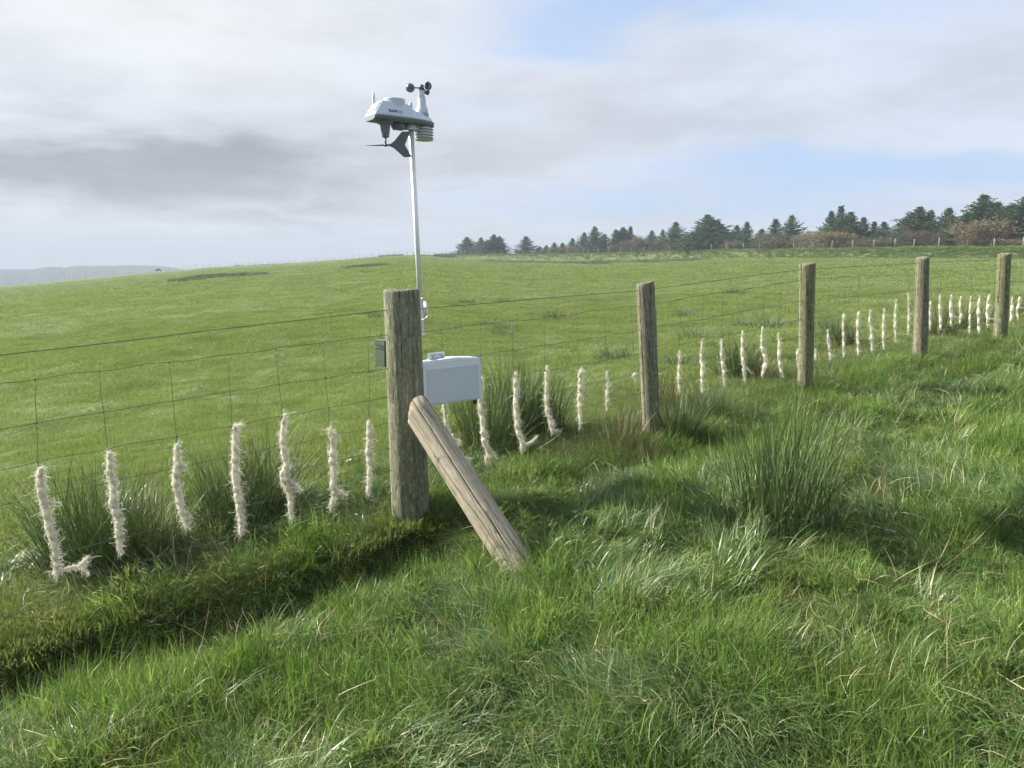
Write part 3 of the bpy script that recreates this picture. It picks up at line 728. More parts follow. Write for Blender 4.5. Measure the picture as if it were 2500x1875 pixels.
# camera direction angle for placing cracks on the visible side (local theta, object axes ~ world)
def th_cam(p): return math.atan2(-p[1], -p[0])
tcam = th_cam(P1B)
S_B = on_fence(1003, 1262); S_T = on_fence(979.5, 706)
sp = round_post('strainer_post', M_STRAINER, S_B, S_T, .098, .087, 168,
    cracks=[(tcam-.30, .05, 1.35, .0010, .003), (tcam+.22, .5, 1.35, .0008, .002), (tcam+.85, .7, 1.35, .0008, .002)],
    seed=3, parent=fence, wob=.012, rings=110)
child(sp); sp['label'] = 'thick weathered grey-green corner post with dry grass on its top'
for (bx, by, tx, ty, rb, rtp, mt, sd_, lab, sl) in [
        (1592, 1075, 1575, 690, .058, .055, M_POST, 11, 'slim brown post with a ragged dark top', .15),
        (1965, 955, 1970.5, 643, .056, .060, M_POSTG, 12, 'slim greenish post with a clean flat top', .05),
        (2246, 868, 2253, 628, .062, .054, M_POST, 13, 'slim mottled brown-grey post with a knot', -.05),
        (2441, 842, 2453, 619, .064, .060, M_POSTG, 14, 'yellow-green post leaning slightly at the right', .05)]:
    b_ = on_fence(bx, by); t_ = on_fence(tx, ty); tcm = th_cam(b_)
    o = round_post('fence_post', mt, b_, t_, rb, rtp, 72, cracks=[(tcm+random.uniform(-.7, .7), .1, 1.3, .0016, .005), (tcm+random.uniform(-.9, .9), .4, 1.1, .0014, .004)], seed=sd_, parent=fence, slant=sl, wob=.03, rings=60)
    child(o); o['label'] = lab
for a in (-4.6,):
    b_ = fpt(a, float(zf(a)), 0); o = round_post('fence_post', M_POST, b_, b_+np.array([0, 0, 1.05]), .06, .058, 48, seed=20, parent=fence, rings=20); child(o)
b_ = fpt(8.8, float(zf(8.8)), 0); o = round_post('fence_post', M_POST, b_, b_+np.array([0, 0, 1.05]), .06, .058, 48, seed=21, parent=fence, rings=20); child(o)

# brace: from the strainer down to the turf at the front right
br_t = at_depth(1023, 1008, 3.70); br_t = np.array(br_t)
br_b = ground_at(1288, 1420); 
axb = Vector(br_b)-Vector(br_t)
def brcut(V, L):
    # mitred top end: rotate the last rings so that the cut stands upright against the post
    m = V[:, 2] > L-.012
    V[m, 2] += np.clip(V[m][:, 0]*BRS[0]+V[m][:, 1]*BRS[1], -.2, .2); return V
BRS = (0.0, 0.0)
axn = (Vector(br_t)-Vector(br_b)).normalized(); qb = axn.to_track_quat('Z', 'Y')
hz_ = Vector(((Vector(br_t)-Vector(br_b)).x, (Vector(br_t)-Vector(br_b)).y, 0)).normalized()   # horizontal push direction
ln = qb.inverted() @ hz_; BRS = (-ln.x/ln.z*.9, -ln.y/ln.z*.9)
lc = qb.inverted() @ (Vector(CAM)-Vector(br_b)).normalized(); tb = math.atan2(lc.y, lc.x)
br = round_post('brace_post', M_BRACE, Vector(br_b)-axn*.0, br_t, .072, .070, 132,
    cracks=[(tb+.12, .08, 1.3, .0019, .006), (tb+.62, .0, .5, .0008, .002), (tb-.45, .75, 1.1, .0008, .002)], seed=31, parent=fence, wob=.014, rings=100, cut=brcut, below=.12)
child(br); br['label'] = 'pale barkless brace leaning against the thick corner post'

# wires
TW = [(-900, 975), (0, 867), (933, 758), (1045, 751), (1552, 711), (1597, 705), (1957, 658), (2000, 656), (2234, 643), (2265, 641), (2434, 634), (2500, 631)]
tw = np.array([on_fence(*p) for p in TW]); twa = np.array([fence_as(p)[0] for p in tw]); twz = tw[:, 2]
twa = np.append(twa, 8.8); twz = np.append(twz, twz[-1]+.12)
OFF = np.array([0, .161, .312, .445, .575, .684, .808, .879])        # depths of the line wires below the mesh top
GAPA = [-4, -2.3, 0, 1.75, 3.5, 5.3, 8]; GAPV = [.10, .10, .121, .09, .08, .085, .09]
def wire_z(a, k):
    z = np.interp(a, twa, twz)
    if k == 0: return z
    return z-np.interp(a, GAPA, GAPV)-OFF[k-1]*np.interp(a, [-2.6, 0, 2, 4], [1.04, 1.0, .97, .95])
amin, amax = -4.6, 8.8
for k in range(9):
    mb = MB(); n = 150; pts = []
    for i in range(n+1):
        a = amin+(amax-amin)*i/n
        wv = .003*math.sin(a*21+k)+.002*math.sin(a*47+k*2) if k else 0
        pts.append(fpt(a, float(wire_z(a, k))+wv+float(vnoise(np.array([a*2.2]), np.array([k*3.1]), 2)[0]-.5)*(.010 if k else .004), .0+(.002*math.sin(a*33+k) if k else 0))-P1B)
    mb.tube(pts, .0014 if k else .0018, 5, smooth=True)
    o = mb.build('top_wire' if k == 0 else 'line_wire', M_WIRE, fence)
# stays: px x on the mesh top, third wire and bottom wire
STAYS = [(86, 92, 147), (242, 263, 303), (413, 430, 472), (556, 565, 593), (671, 688, 716), (786, 802, 811), (898, 901, 897),
    (1076, 1080, 1110), (1172, 1174, 1190), (1250, 1254, 1272), (1328, 1331, 1341), (1407, 1412, 1417), (1474, 1480, 1483), (1540, 1547, 1552),
    (1601, 1603, 1606), (1663, 1657, 1660), (1716, 1714, 1716), (1765, 1761, 1768), (1818, 1813, 1817), (1865, 1862, 1860), (1906, 1903, 1910), (1950, 1948, 1948),
    (1989, 1991, 1992), (2028, 2020, 2026), (2063, 2059, 2060), (2096, 2095, 2095), (2131, 2125, 2128), (2165, 2157, 2158), (2192, 2186, 2186), (2217, 2218, 2218),
    (2272, 2271, 2271), (2296, 2295, 2296), (2324, 2323, 2323), (2347, 2345, 2345), (2371, 2370, 2368), (2392, 2391, 2391), (2413, 2412, 2412), (2429, 2427, 2427), (2471, 2470, 2469), (2491, 2489, 2487)]
def a_of_px(x, y): return fence_as(on_fence(x, y))[0]
def px_y_guess(x, k):
    # iterate: pixel row where column x meets wire k
    yy = 900.
    for _ in range(12):
        p = on_fence(x, yy); a = fence_as(p)[0]; yy += (p[2]-float(wire_z(a, k)))*F/np.linalg.norm(p-CAM)*.95
    return yy
stay_a = []
for (x0, x1, x2) in STAYS:
    stay_a.append([a_of_px(x0, px_y_guess(x0, 1)), a_of_px(x1, px_y_guess(x1, 3)), a_of_px(x2, px_y_guess(x2, 8))])
for a in np.arange(stay_a[0][0]-.24, amin, -.24): stay_a.append([a, a+.01, a+.05])
for a in np.arange(stay_a[39][0]+.24, amax, .24): stay_a.append([a, a, a])
for sa in stay_a:
    mb = MB(); pts = []
    for k in range(1, 9):
        a = np.interp(k, [1, 3, 8], sa); z = float(wire_z(a, k)); q = fpt(a, z, .0025)-P1B; pts.append(q)
        if k < 8:
            a2 = np.interp(k+.5, [1, 3, 8], sa)+random.uniform(-.004, .004); pts.append(fpt(a2, (z+float(wire_z(a2, k+1)))/2, .0025)-P1B)
    mb.tube(pts, .0012, 5)
    for k in range(1, 9):
        q = pts[2*(k-1)]; mb.lathe([(.0012, -.004), (.0034, -.003), (.0034, .003), (.0012, .004)], 6, Matrix.Translation(Vector(q)))
    mb.build('stay_wire', M_WIRE, fence)

# ------------------------------------------------------------------ wool
C3 = (0, 850, 2.553); C4 = (500, 850, 2.458); C7 = (1150, 720, 3.687); C8 = (1700, 580, 2.765)
WOOL = [
 (C3, [(250,752,14),(250,770,22),(245,830,26),(255,900,28),(275,980,24),(295,1060,34),(315,1150,30),(335,1210,22),(345,1290,22),(350,1350,15),(352,1405,12)], [[(352,1395,12),(430,1370,9),(505,1350,8),(538,1308,3)],[(505,1350,6),(545,1398,4)],[(280,965,10),(355,962,3)]], 'long wool strand with a loose tail dragged right at its foot, leftmost on the fence'),
 (C3, [(682,650,16),(685,720,24),(680,770,20),(700,830,32),(703,880,20),(700,950,38),(712,990,28),(730,1040,28),(735,1120,26),(740,1180,20),(748,1262,12)], [], 'thick lumpy wool strand, second from the left end of the fence'),
 (C3, [(1098,605,12),(1100,680,18),(1098,740,24),(1090,800,26),(1100,850,32),(1110,920,32),(1120,980,24),(1140,1040,14),(1157,1100,5)], [[(1110,735,20),(1145,728,16),(1150,745,4)]], 'tapering wool strand with a bump near its top, third from the left'),
 (C3, [(1465,478,16),(1460,560,22),(1463,650,28),(1462,720,30),(1465,800,32),(1475,880,28),(1488,950,32),(1490,1010,26),(1500,1060,16),(1500,1100,9),(1495,1150,4)], [[(1475,488,8),(1495,478,2)]], 'straight even wool strand, fourth from the left'),
 (C4, [(478,400,10),(470,460,15),(462,530,17),(468,590,24),(480,650,26),(490,700,24),(472,750,32),(478,800,32),(505,850,28),(510,920,20),(517,1022,7)], [[(490,770,18),(530,810,14),(582,848,3)],[(495,790,14),(525,835,10),(560,855,2)]], 'wool strand with a wind-blown frayed tuft, fifth from the left'),
 (C4, [(748,478,3),(755,510,10),(765,540,22),(765,610,24),(765,660,26),(772,690,28),(770,750,24),(765,820,22),(777,860,14),(772,890,12),(766,920,20),(752,950,9)], [[(775,855,10),(815,862,6),(848,878,2)],[(770,512,12),(798,522,9),(806,558,4)]], 'wool strand with curls at top and foot, second left of the thick post'),
 (C4, [(980,442,14),(985,500,20),(985,560,20),(978,620,26),(990,660,24),(985,740,16),(985,800,11),(977,862,6)], [], 'narrow knobbly wool strand, nearest on the left of the thick post'),
 (C4, [(1437,340,8),(1438,350,18),(1440,370,8),(1445,440,18),(1445,480,15),(1465,520,10),(1490,545,6),(1525,556,2)], [[(1545,648,8),(1565,658,14),(1585,684,10)]], 'thin wispy wool strand below the white cabinet, beside the brace'),
 (C4, [(1655,175,10),(1655,240,11),(1650,300,13),(1650,360,18),(1665,430,24),(1670,500,22),(1676,560,22),(1692,600,17),(1702,640,10),(1686,668,6)], [[(1697,590,8),(1720,620,5),(1750,655,2)]], 'long twisted wool strand hanging at the right edge of the white cabinet'),
 (C4, [(1862,150,12),(1868,210,18),(1865,280,20),(1863,350,22),(1870,420,20),(1876,480,21),(1890,530,20),(1905,570,15),(1900,608,6)], [[(1905,575,10),(1950,572,9),(1992,533,2)],[(1878,425,6),(1893,440,4)]], 'wool strand ending in a hook that curls right, second right of the cabinet'),
 (C4, [(2052,112,5),(2047,180,8),(2048,260,9),(2048,330,12),(2055,385,12),(2070,420,17),(2080,460,24),(2087,495,15)], [[(2085,490,14),(2105,494,8),(2128,497,2)]], 'thin wool strand widening to a foot, third right of the cabinet'),
 (C7, [(985,675,14),(978,740,17),(985,800,26),(980,870,24),(975,950,22),(975,1050,17),(980,1180,6)], [[(985,690,12),(1015,695,3)]], 'frayed wool strand with a ragged top, fourth right of the cabinet'),
 (C7, [(1220,690,4),(1225,770,9),(1225,850,12),(1220,930,12),(1218,1010,5)], [], 'short thin wool strand, left of the first slim post'),
 (C7, [(1462,710,8),(1467,728,16),(1474,750,8)], [], 'tiny wool puff stuck to the mesh beside the first slim post'),
 (C7, [(1670,665,6),(1662,760,10),(1660,830,10),(1668,910,5)], [], 'thin wool strand just right of the first slim post'),
 (C7, [(1872,508,3),(1875,580,8),(1872,680,14),(1868,770,12),(1875,870,6)], [], 'thin wool strand, second right of the first slim post'),
 (C7, [(2082,400,4),(2072,500,8),(2070,570,11),(2088,640,27),(2078,720,20),(2078,780,10),(2080,860,6)], [], 'wool strand with a swollen middle, third right of the first slim post'),
 (C8, [(172,688,4),(168,780,10),(178,850,14),(185,920,13),(188,1000,6)], [], 'wool strand leaning right at its foot, fourth right of the first slim post'),
 (C8, [(312,632,5),(310,700,11),(311,790,15),(318,860,15),(325,965,10)], [[(328,860,7),(345,885,5),(370,915,2)]], 'wool strand with a thread blown right, fifth right of the first slim post'),
 (C8, [(447,602,4),(440,680,7),(440,735,10),(457,770,24),(472,830,24),(455,880,18),(445,928,12)], [], 'bulging crooked wool strand, second left of the second slim post'),
 (C8, [(552,650,3),(560,700,14),(562,750,16),(557,800,14),(565,850,12),(567,890,10),(583,930,6)], [], 'wool strand hanging nearest left of the second slim post'),
 (C8, [(683,755,5),(682,780,10),(684,860,6)], [], 'small wool wisp touching the left side of the second slim post'),
 (C8, [(804,755,5),(805,790,9),(804,815,4)], [], 'small wool wisp touching the right side of the second slim post'),
 (C8, [(887,622,6),(892,700,12),(900,770,10),(903,820,6)], [[(903,800,5),(925,798,3)]], 'short wool strand, first standing clear right of the second slim post'),
 (C8, [(994,515,4),(990,600,7),(994,690,11),(994,798,5)], [], 'thin upright wool strand, second clear right of the second slim post'),
 (C8, [(1095,503,5),(1087,600,11),(1090,700,13),(1093,782,6)], [], 'even wool strand midway between the second and third slim posts'),
 (C8, [(1175,492,4),(1168,560,8),(1178,620,6),(1184,680,13),(1185,765,10)], [[(1180,600,5),(1217,632,2)],[(1168,682,9),(1212,678,5)]], 'wool strand with two wisps blown right, midway between the second and third slim posts'),
 (C8, [(1268,483,5),(1264,580,13),(1262,640,11),(1265,745,6)], [], 'thick pinkish wool strand, third left of the third slim post'),
 (C8, [(1350,418,3),(1342,520,6),(1342,600,10),(1344,695,5)], [], 'very thin wool strand, second left of the third slim post'),
 (C8, [(1430,378,3),(1432,480,4),(1433,560,8),(1430,645,5)], [], 'thread-like wool strand nearest left of the third slim post'),
 (C8, [(1580,430,5),(1577,520,9),(1578,612,7)], [], 'wool strand touching the right side of the third slim post'),
 (C8, [(1645,388,4),(1642,470,10),(1650,560,15),(1648,615,7)], [], 'wool strand, second right of the third slim post'),
 (C8, [(1722,388,5),(1717,460,11),(1722,530,13),(1720,585,9)], [[(1730,530,8),(1765,540,3)]], 'wool strand with a wisp to the right, third right of the third slim post'),
 (C8, [(1786,400,9),(1779,460,11),(1788,520,12),(1778,572,6)], [], 'short crooked wool strand, fourth right of the third slim post'),
 (C8, [(1854,398,4),(1848,500,10),(1845,600,8),(1844,635,4)], [], 'slim wool strand, fifth right of the third slim post'),
 (C8, [(1914,392,5),(1905,480,14),(1905,560,12),(1908,635,8)], [], 'long full wool strand, second left of the rightmost post'),
 (C8, [(1976,385,5),(1970,450,20),(1964,520,13),(1968,595,12)], [[(1985,455,9),(2003,475,5)],[(1975,545,8),(2085,562,4)]], 'tangled wool strand nearest left of the rightmost post, with a strip blown across it'),
 (C8, [(2133,398,6),(2133,480,15),(2124,565,13)], [], 'thick wool strand just right of the rightmost post'),
 (C8, [(2182,400,5),(2180,445,14),(2163,490,10),(2172,545,9)], [[(2175,470,7),(2205,472,4)]], 'twisted wool strand at the right edge of the view'),
]
def wool_piece(c, pts, tails, label, k):
    ox, oy, sc = c; q = np.random.default_rng(900+k); bm = bmesh.new(); mb = MB.__new__(MB); mb.bm = bm
    P0 = None; W = []
    def world(x, y, off=.0): return on_fence(ox+x/sc, oy+y/sc, off)
    origin = world(pts[0][0], pts[0][1])
    def strand(pl, main):
        # densify
        X_ = np.array([p[0] for p in pl], float); Y_ = np.array([p[1] for p in pl], float); Rr = np.array([p[2] for p in pl], float)
        t = np.arange(len(pl)); n = max(8, int(np.hypot(np.diff(X_), np.diff(Y_)).sum()/sc/2.5)); tt = np.linspace(0, len(pl)-1, n)
        xs, ys, rr = np.interp(tt, t, X_), np.interp(tt, t, Y_), np.interp(tt, t, Rr)
        cps = []; rad = []
        for i in range(n):
            off = .004+.006*math.sin(i*.7+k) if main else .006+.02*i/n
            p = world(xs[i], ys[i], off); d = np.dot(p-CAM, FW)
            r0 = rr[i]/sc*d/F; r0 *= (.50+.16*q.uniform())*(.75+.55*(mnoise.noise(Vector((i*.23, k*7.7, 0)))+.5))
            cps.append(p-origin); rad.append(max(r0, .0012))
        seg = 12; rings = mb.tube(cps, rad, seg)
        for ring, r0 in zip(rings, rad):
            cc = sum((v.co for v in ring), Vector())/seg
            for v in ring: v.co = cc+(v.co-cc)*(1+.65*mnoise.noise(v.co*32+Vector((k*3.1, 0, 0)))+.3*mnoise.noise(v.co*90))
        # fuzz: fine fibres, mostly wound round, some standing off
        cp = np.array(cps); rd = np.array(rad)
        nf = int(n*(34 if main else 16)*(1.0 if k < 12 else .5)); 
        for _ in range(nf):
            j = q.integers(0, n-1); c0 = cp[j]+(cp[j+1]-cp[j])*q.uniform(); r0 = rd[j]
            ax = cp[j+1]-cp[j]; ax = ax/max(np.linalg.norm(ax), 1e-6)
            dd = q.normal(0, 1, 3); dd -= ax*np.dot(dd, ax); dd /= np.linalg.norm(dd)
            L = (.008+.030*q.uniform()**3)*(1.2 if main else 1.0)
            e0 = c0+dd*r0*.8; tang = np.cross(ax, dd)
            e1 = e0+(dd*.35+tang*q.normal(0, .8)+ax*q.normal(0, 1.0)+np.array([.12, .05, -.1]))*L*.5
            e2 = e1+(dd*.1+tang*q.normal(0, .7)+ax*q.normal(0, .9)+np.array([.25, .1, -.5]))*L*.6
            w = ax*.0007+tang*.0004
            vs = [bm.verts.new(e0-w), bm.verts.new(e0+w), bm.verts.new(e1+w*.7), bm.verts.new(e1-w*.7), bm.verts.new(e2)]
            bm.faces.new((vs[0], vs[1], vs[2], vs[3])); bm.faces.new((vs[3], vs[2], vs[4]))
    def fray(p, r0, dr, n, l0):      # loose fibres streaming from an end
        p = np.asarray(p); 
        for _ in range(n):
            b = p+q.normal(0, r0*.5, 3); pts_ = [b]; d_ = np.asarray(dr)+q.normal(0, .35, 3); L = l0*q.uniform(.4, 1.2)
            for j in range(4): d_ = d_+q.normal(0, .22, 3)+np.array([0, 0, -.06]); pts_.append(pts_[-1]+d_/np.linalg.norm(d_)*L/4)
            sd = np.cross(d_, q.normal(0, 1, 3)); sd /= np.linalg.norm(sd); pv = None
            for j, c_ in enumerate(pts_):
                w_ = sd*.0011*(1-j/4.6); cur = (bm.verts.new(c_-w_), bm.verts.new(c_+w_))
                if pv: bm.faces.new((pv[0], pv[1], cur[1], cur[0]))
                pv = cur
    strand(pts, True)
    e_ = world(pts[-1][0], pts[-1][1], .005)-origin; k_ = 1.0 if k < 14 else .7
    fray(e_, .004, (.15, .05, -1), 16, .035*k_); fray(world(pts[0][0], pts[0][1], .004)-origin, .004, (.3, .1, .6), 9, .018*k_)
    for t in tails:
        a_, b_ = world(t[-2][0], t[-2][1], .02)-origin, world(t[-1][0], t[-1][1], .025)-origin
        fray(a_, .005, (b_-a_)/max(np.linalg.norm(b_-a_), 1e-4), 18, .045*k_); fray(b_, .002, (b_-a_)/max(np.linalg.norm(b_-a_), 1e-4), 8, .02*k_)
    for _ in range(3):
        j_ = q.integers(1, len(pts)-1) if len(pts) > 2 else 0; fray(world(pts[j_][0]+pts[j_][2]*.5, pts[j_][1], .006)-origin, .005, (.8, .3, -.5), 7, .022*k_)
    for t in tails: strand(t, False)
    me = bpy.data.meshes.new('wool_strand'); bm.to_mesh(me); bm.free(); me.materials.append(M_WOOL)
    o = obj('wool_strand', me); o.location = origin; tag(o, label, 'wool', 'strands of sheep wool wound on the fence stays')
for k, (c, pts, tails, lab) in enumerate(WOOL): wool_piece(c, pts, tails, lab, k)

# dry grass and moss on the strainer top
def top_moss():
    parts = []
    V, Fc, r, t = cat([blades(170, .07, .012, .05, .0022, .8, 1.6, 4, 701, .5), blades(14, .07, .05, .085, .0018, .5, 1.8, 5, 703, .5)])
    me = mesh_np('dry_grass_tuft', V, Fc, [M_STRAW, M_TUSS], False, {'rnd': r, 'tip': t}, matidx=(np.arange(len(Fc)) % 3 > 0).astype(int))
    o = obj('dry_grass_tuft', me); o.location = Vector(S_T)+Vector((0, 0, .004)); tag(o, 'wisps of dry grass and moss on top of the thick corner post', 'dry grass')
top_moss()

# ------------------------------------------------------------------ weather station
mast_b = at_depth(1029, 790, 3.96); mast_t = at_depth(1003, 310, 3.72)
mast_t[1] = mast_b[1]-.01; mast_t = CAM+ray(1003, 310)*(mast_b[1]/ray(1003, 310)[1])
ws = empty('weather_station', mast_b-np.array([0, 0, .05])); tag(ws, 'white weather station with cups and wind vane on a tall aluminium mast', 'weather station')
WO = Vector(ws.location)
mdir = (Vector(mast_t)-Vector(mast_b)).normalized()
mb = MB(); mb.tube([Vector(mast_b)-mdir*.06-WO, Vector(mast_t)-WO], .0128, 28); mb.build('mast', M_ALU, ws)
YAW = R(35); 
Mst = Matrix.Translation(Vector(mast_t)-WO) @ Matrix.Rotation(math.atan2(mdir.x, mdir.z), 4, 'Y') @ Matrix.Rotation(YAW, 4, 'Z') @ Matrix.Rotation(R(2.6), 4, 'Y') @ Matrix.Translation((-.045, 0, .030))
def T(x, y, z): return Mst @ Matrix.Translation((x, y, z))
def loft(mb, secs, close=True):
    rings = [mb.verts([Mst @ Vector(p) for p in s]) for s in secs]; n = len(rings[0])
    for a, b in zip(rings, rings[1:]):
        for k in range(n):
            f = mb.bm.faces.new((a[k], a[(k+1) % n], b[(k+1) % n], b[k]))
    if close: mb.bm.faces.new(rings[0][::-1]); mb.bm.faces.new(rings[-1])
# upper shell
SH = [(a_0, b_0, c_0, d_0*.84) for a_0, b_0, c_0, d_0 in [(-.172, .060, .056, .006), (-.168, .064, .058, .016), (-.132, .070, .050, .078), (-.126, .071, .048, .083), (-.02, .070, .045, .085), (.008, .069, .044, .080), (.030, .067, .040, .064), (.048, .064, .040, .052),
      (.075, .060, .038, .044), (.105, .053, .034, .038), (.130, .043, .028, .032), (.150, .030, .018, .024), (.160, .018, .010, .012), (.163, .010, .006, .004)]]
def sec(x, wb, wt_, h):
    c = min(.006, h*.3)
    return [(x, -wb, 0), (x, -wb*.995, h*.08), (x, -wt_-.001, h-c), (x, -wt_+c*.6, h-c*.25), (x, -wt_*.6, h), (x, wt_*.6, h), (x, wt_-c*.6, h-c*.25), (x, wt_+.001, h-c), (x, wb*.995, h*.08), (x, wb, 0)]
mb = MB(); loft(mb, [sec(*s) for s in SH]); 
housing = mb.build('housing', M_WHITEP, ws)
# tray under it
mb = MB()
TR = [(-.174, .058), (-.168, .066), (-.13, .073), (-.05, .074), (.04, .069), (.10, .057), (.135, .046), (.155, .032), (.166, .018), (.170, .008)]
def traysec(x, w): return [(x, -w, -.0005), (x, -w*1.01, -.006), (x, -w*.93, -.016), (x, -w*.7, -.022), (x, w*.7, -.022), (x, w*.93, -.016), (x, w*1.01, -.006), (x, w, -.0005)]
loft(mb, [traysec(*t) for t in TR]); mb.build('base_tray', M_TRAY, ws)
# rain collector
mb = MB(); mb.lathe([(.0525, .02), (.0535, .05), (.055, .082), (.0555, .0875), (.053, .0875), (.049, .07), (.02, .05)], 48, T(-.045, 0, 0), cap0=True, cap1=True)
mb.build('rain_collector', M_WHITEP, ws)
mb = MB(); mb.prism([(-.008, .03), (.008, .03), (.0065, .080), (-.0055, .080)], -.006, .006, T(.036, -.018, 0)); mb.build('bubble_level', M_WHITEP, ws)
# solar panel on the sloped end
s0 = Vector((-.168, 0, .0134)); s1 = Vector((-.132, 0, .0655)); dsl = (s1-s0); nsl = Vector((-dsl.z, 0, dsl.x)).normalized()
def slab(mb, ya, yb, ta, tb, w, th, off):
    base = [s0+dsl*ta+Vector((0, ya*w, 0)), s0+dsl*ta+Vector((0, yb*w, 0)), s0+dsl*tb+Vector((0, yb*w*.9, 0)), s0+dsl*tb+Vector((0, ya*w*.9, 0))]
    a = mb.verts([Mst @ (p+nsl*off) for p in base]); b = mb.verts([Mst @ (p+nsl*(off+th)) for p in base])
    mb.bm.faces.new(a[::-1]); mb.bm.faces.new(b)
    for k in range(4): mb.bm.faces.new((a[k], a[(k+1) % 4], b[(k+1) % 4], b[k]))
mb = MB(); slab(mb, -1, 1, .08, .92, .050, .0012, .0005); sf = mb.build('panel_frame', M_TRAY, ws)
mb = MB()
for (ya, yb) in ((-.92, -.05), (.05, .92)):
    for (ta, tb) in ((.13, .47), (.52, .87)): slab(mb, ya, yb, ta, tb, .050, .0012, .0019)
mb.build('solar_panel', M_SOLAR, ws)
# antenna
mb = MB(); mb.lathe([(.0095, .02), (.0095, .038), (.0085, .048), (.0068, .082), (.0055, .098), (.002, .102)], 16, T(-.128, .048, .018)); mb.build('antenna', M_WHITEP, ws)
# anemometer
mb = MB(); mb.lathe([(.034, .0), (.031, .02), (.029, .036), (.0235, .044), (.0220, .052), (.0175, .094), (.0140, .099), (.0132, .122)], 36, T(.108, 0, .028)); mb.build('anemometer_stem', M_WHITEP, ws)
HUB = Vector((.108, 0, .163))
mb = MB(); mb.lathe([(.010, -.014), (.0135, -.012), (.0135, .004), (.012, .011), (.006, .015)], 24, T(*HUB)); hub = mb.build('rotor_hub', M_DARKP, ws)
for kk, ang in enumerate((R(190)-YAW, R(70)-YAW, R(-50)-YAW)):
    mb = MB(); A1 = T(*HUB) @ Matrix.Rotation(ang, 4, 'Z')
    mb.tube([A1 @ Vector((.008, 0, -.002)), A1 @ Vector((.038, 0, -.002))], [.0035, .0028], 10)
    # hollow hemispherical cup opening sideways
    A2 = A1 @ Matrix.Translation((.056, -.004, -.002)) @ Matrix.Rotation(R(90), 4, 'X')
    prof = [(.0005, -.021)]+[(.0215*math.sin(t), -.0215*math.cos(t)+.0) for t in np.linspace(.25, math.pi/2, 8)]+[(.0225, .001), (.0195, .001)]+[(.0195*math.sin(t), -.0195*math.cos(t)) for t in np.linspace(math.pi/2-.1, .1, 7)]
    mb.lathe(prof, 28, A2, cap0=True, cap1=True); mb.build('wind_cup', M_DARKP, ws)
# vane housing and vane
VX = -.098
mb = MB(); mb.lathe([(.042, -.022), (.040, -.030), (.026, -.036), (.0245, -.040), (.0175, -.092), (.016, -.094), (.004, -.094)], 32, T(VX, -.01, 0)); mb.build('vane_housing', M_TRAY, ws)
mb = MB(); mb.tube([T(VX, -.01, -.092) @ Vector((0, 0, 0)), T(VX, -.01, -.134) @ Vector((0, 0, 0))], .0052, 14)
mb.build('vane_shaft', M_TRAY, ws)
Mv = T(VX, -.01, -.131) @ Matrix.Rotation(R(-8)-YAW, 4, 'Z')
mb = MB()
vp = [(-.104, 0), (-.06, .0022), (-.012, .004), (.012, .0045), (.028, .0075), (.045, .020), (.082, .062), (.122, .062), (.096, .0), (.130, -.057), (.090, -.057), (.045, -.018), (.028, -.0075), (.010, -.004), (-.02, -.0030), (-.06, -.002)]
mb.prism(vp[::-1], -.0014, .0014, Mv); mb.lathe([(.006, -.006), (.0062, .006), (.004, .007)], 16, Mv); mb.build('wind_vane', M_DARKP, ws)
# tipping bucket housing under the tray and pole clamp
mb = MB(); mb.lathe([(.038, -.022), (.036, -.040), (.030, -.046), (.010, -.048)], 20, T(-.022, 0, 0)); mb.box((-.018, 0, -.038), (.052, .05, .024), Mst, .003); mb.build('bucket_housing', M_TRAY, ws)
mb = MB(); mb.box((.050, 0, -.034), (.070, .042, .022), Mst, .003); mb.box((.045, -.024, -.034), (.05, .006, .026), Mst, .0015)
for dx in (.03, .065): mb.lathe([(.0045, 0), (.0045, .008), (.002, .009)], 6, Mst @ Matrix.Translation((dx, -.027, -.032)) @ Matrix.Rotation(R(90), 4, 'X'))
mb.build('pole_clamp', M_STEEL, ws)
# radiation shield
mb = MB(); prof = [(.030, -.022)]
z = -.026
for i in range(4):
    prof += [(.036, z), (.0470, z-.0085), (.0480, z-.0100), (.0465, z-.0105), (.036, z-.0050)]; z -= .0133
prof += [(.037, z), (.0470, z-.005), (.0455, z-.0075), (.01, z-.008)]
mb.lathe(prof, 40, T(.118, .0, 0), smooth=False); mb.build('radiation_shield', M_LOUVRE, ws)
# lettering on the side
def lettering(body, size, cx, loc, parent, mat, name):
    cu = bpy.data.curves.new('lettering_curve', 'FONT'); cu.body = body; cu.size = size; cu.extrude = .0003; cu.offset = size*.025
    tmp = bpy.data.objects.new('tmp', cu); dg = bpy.context.evaluated_depsgraph_get()
    COL.objects.link(tmp); bpy.context.view_layer.update(); dg = bpy.context.evaluated_depsgraph_get()
    me = bpy.data.meshes.new_from_object(tmp.evaluated_get(dg)); bpy.data.objects.remove(tmp)
    me.transform(loc); me.materials.clear(); me.materials.append(mat); return obj(name, me, parent)
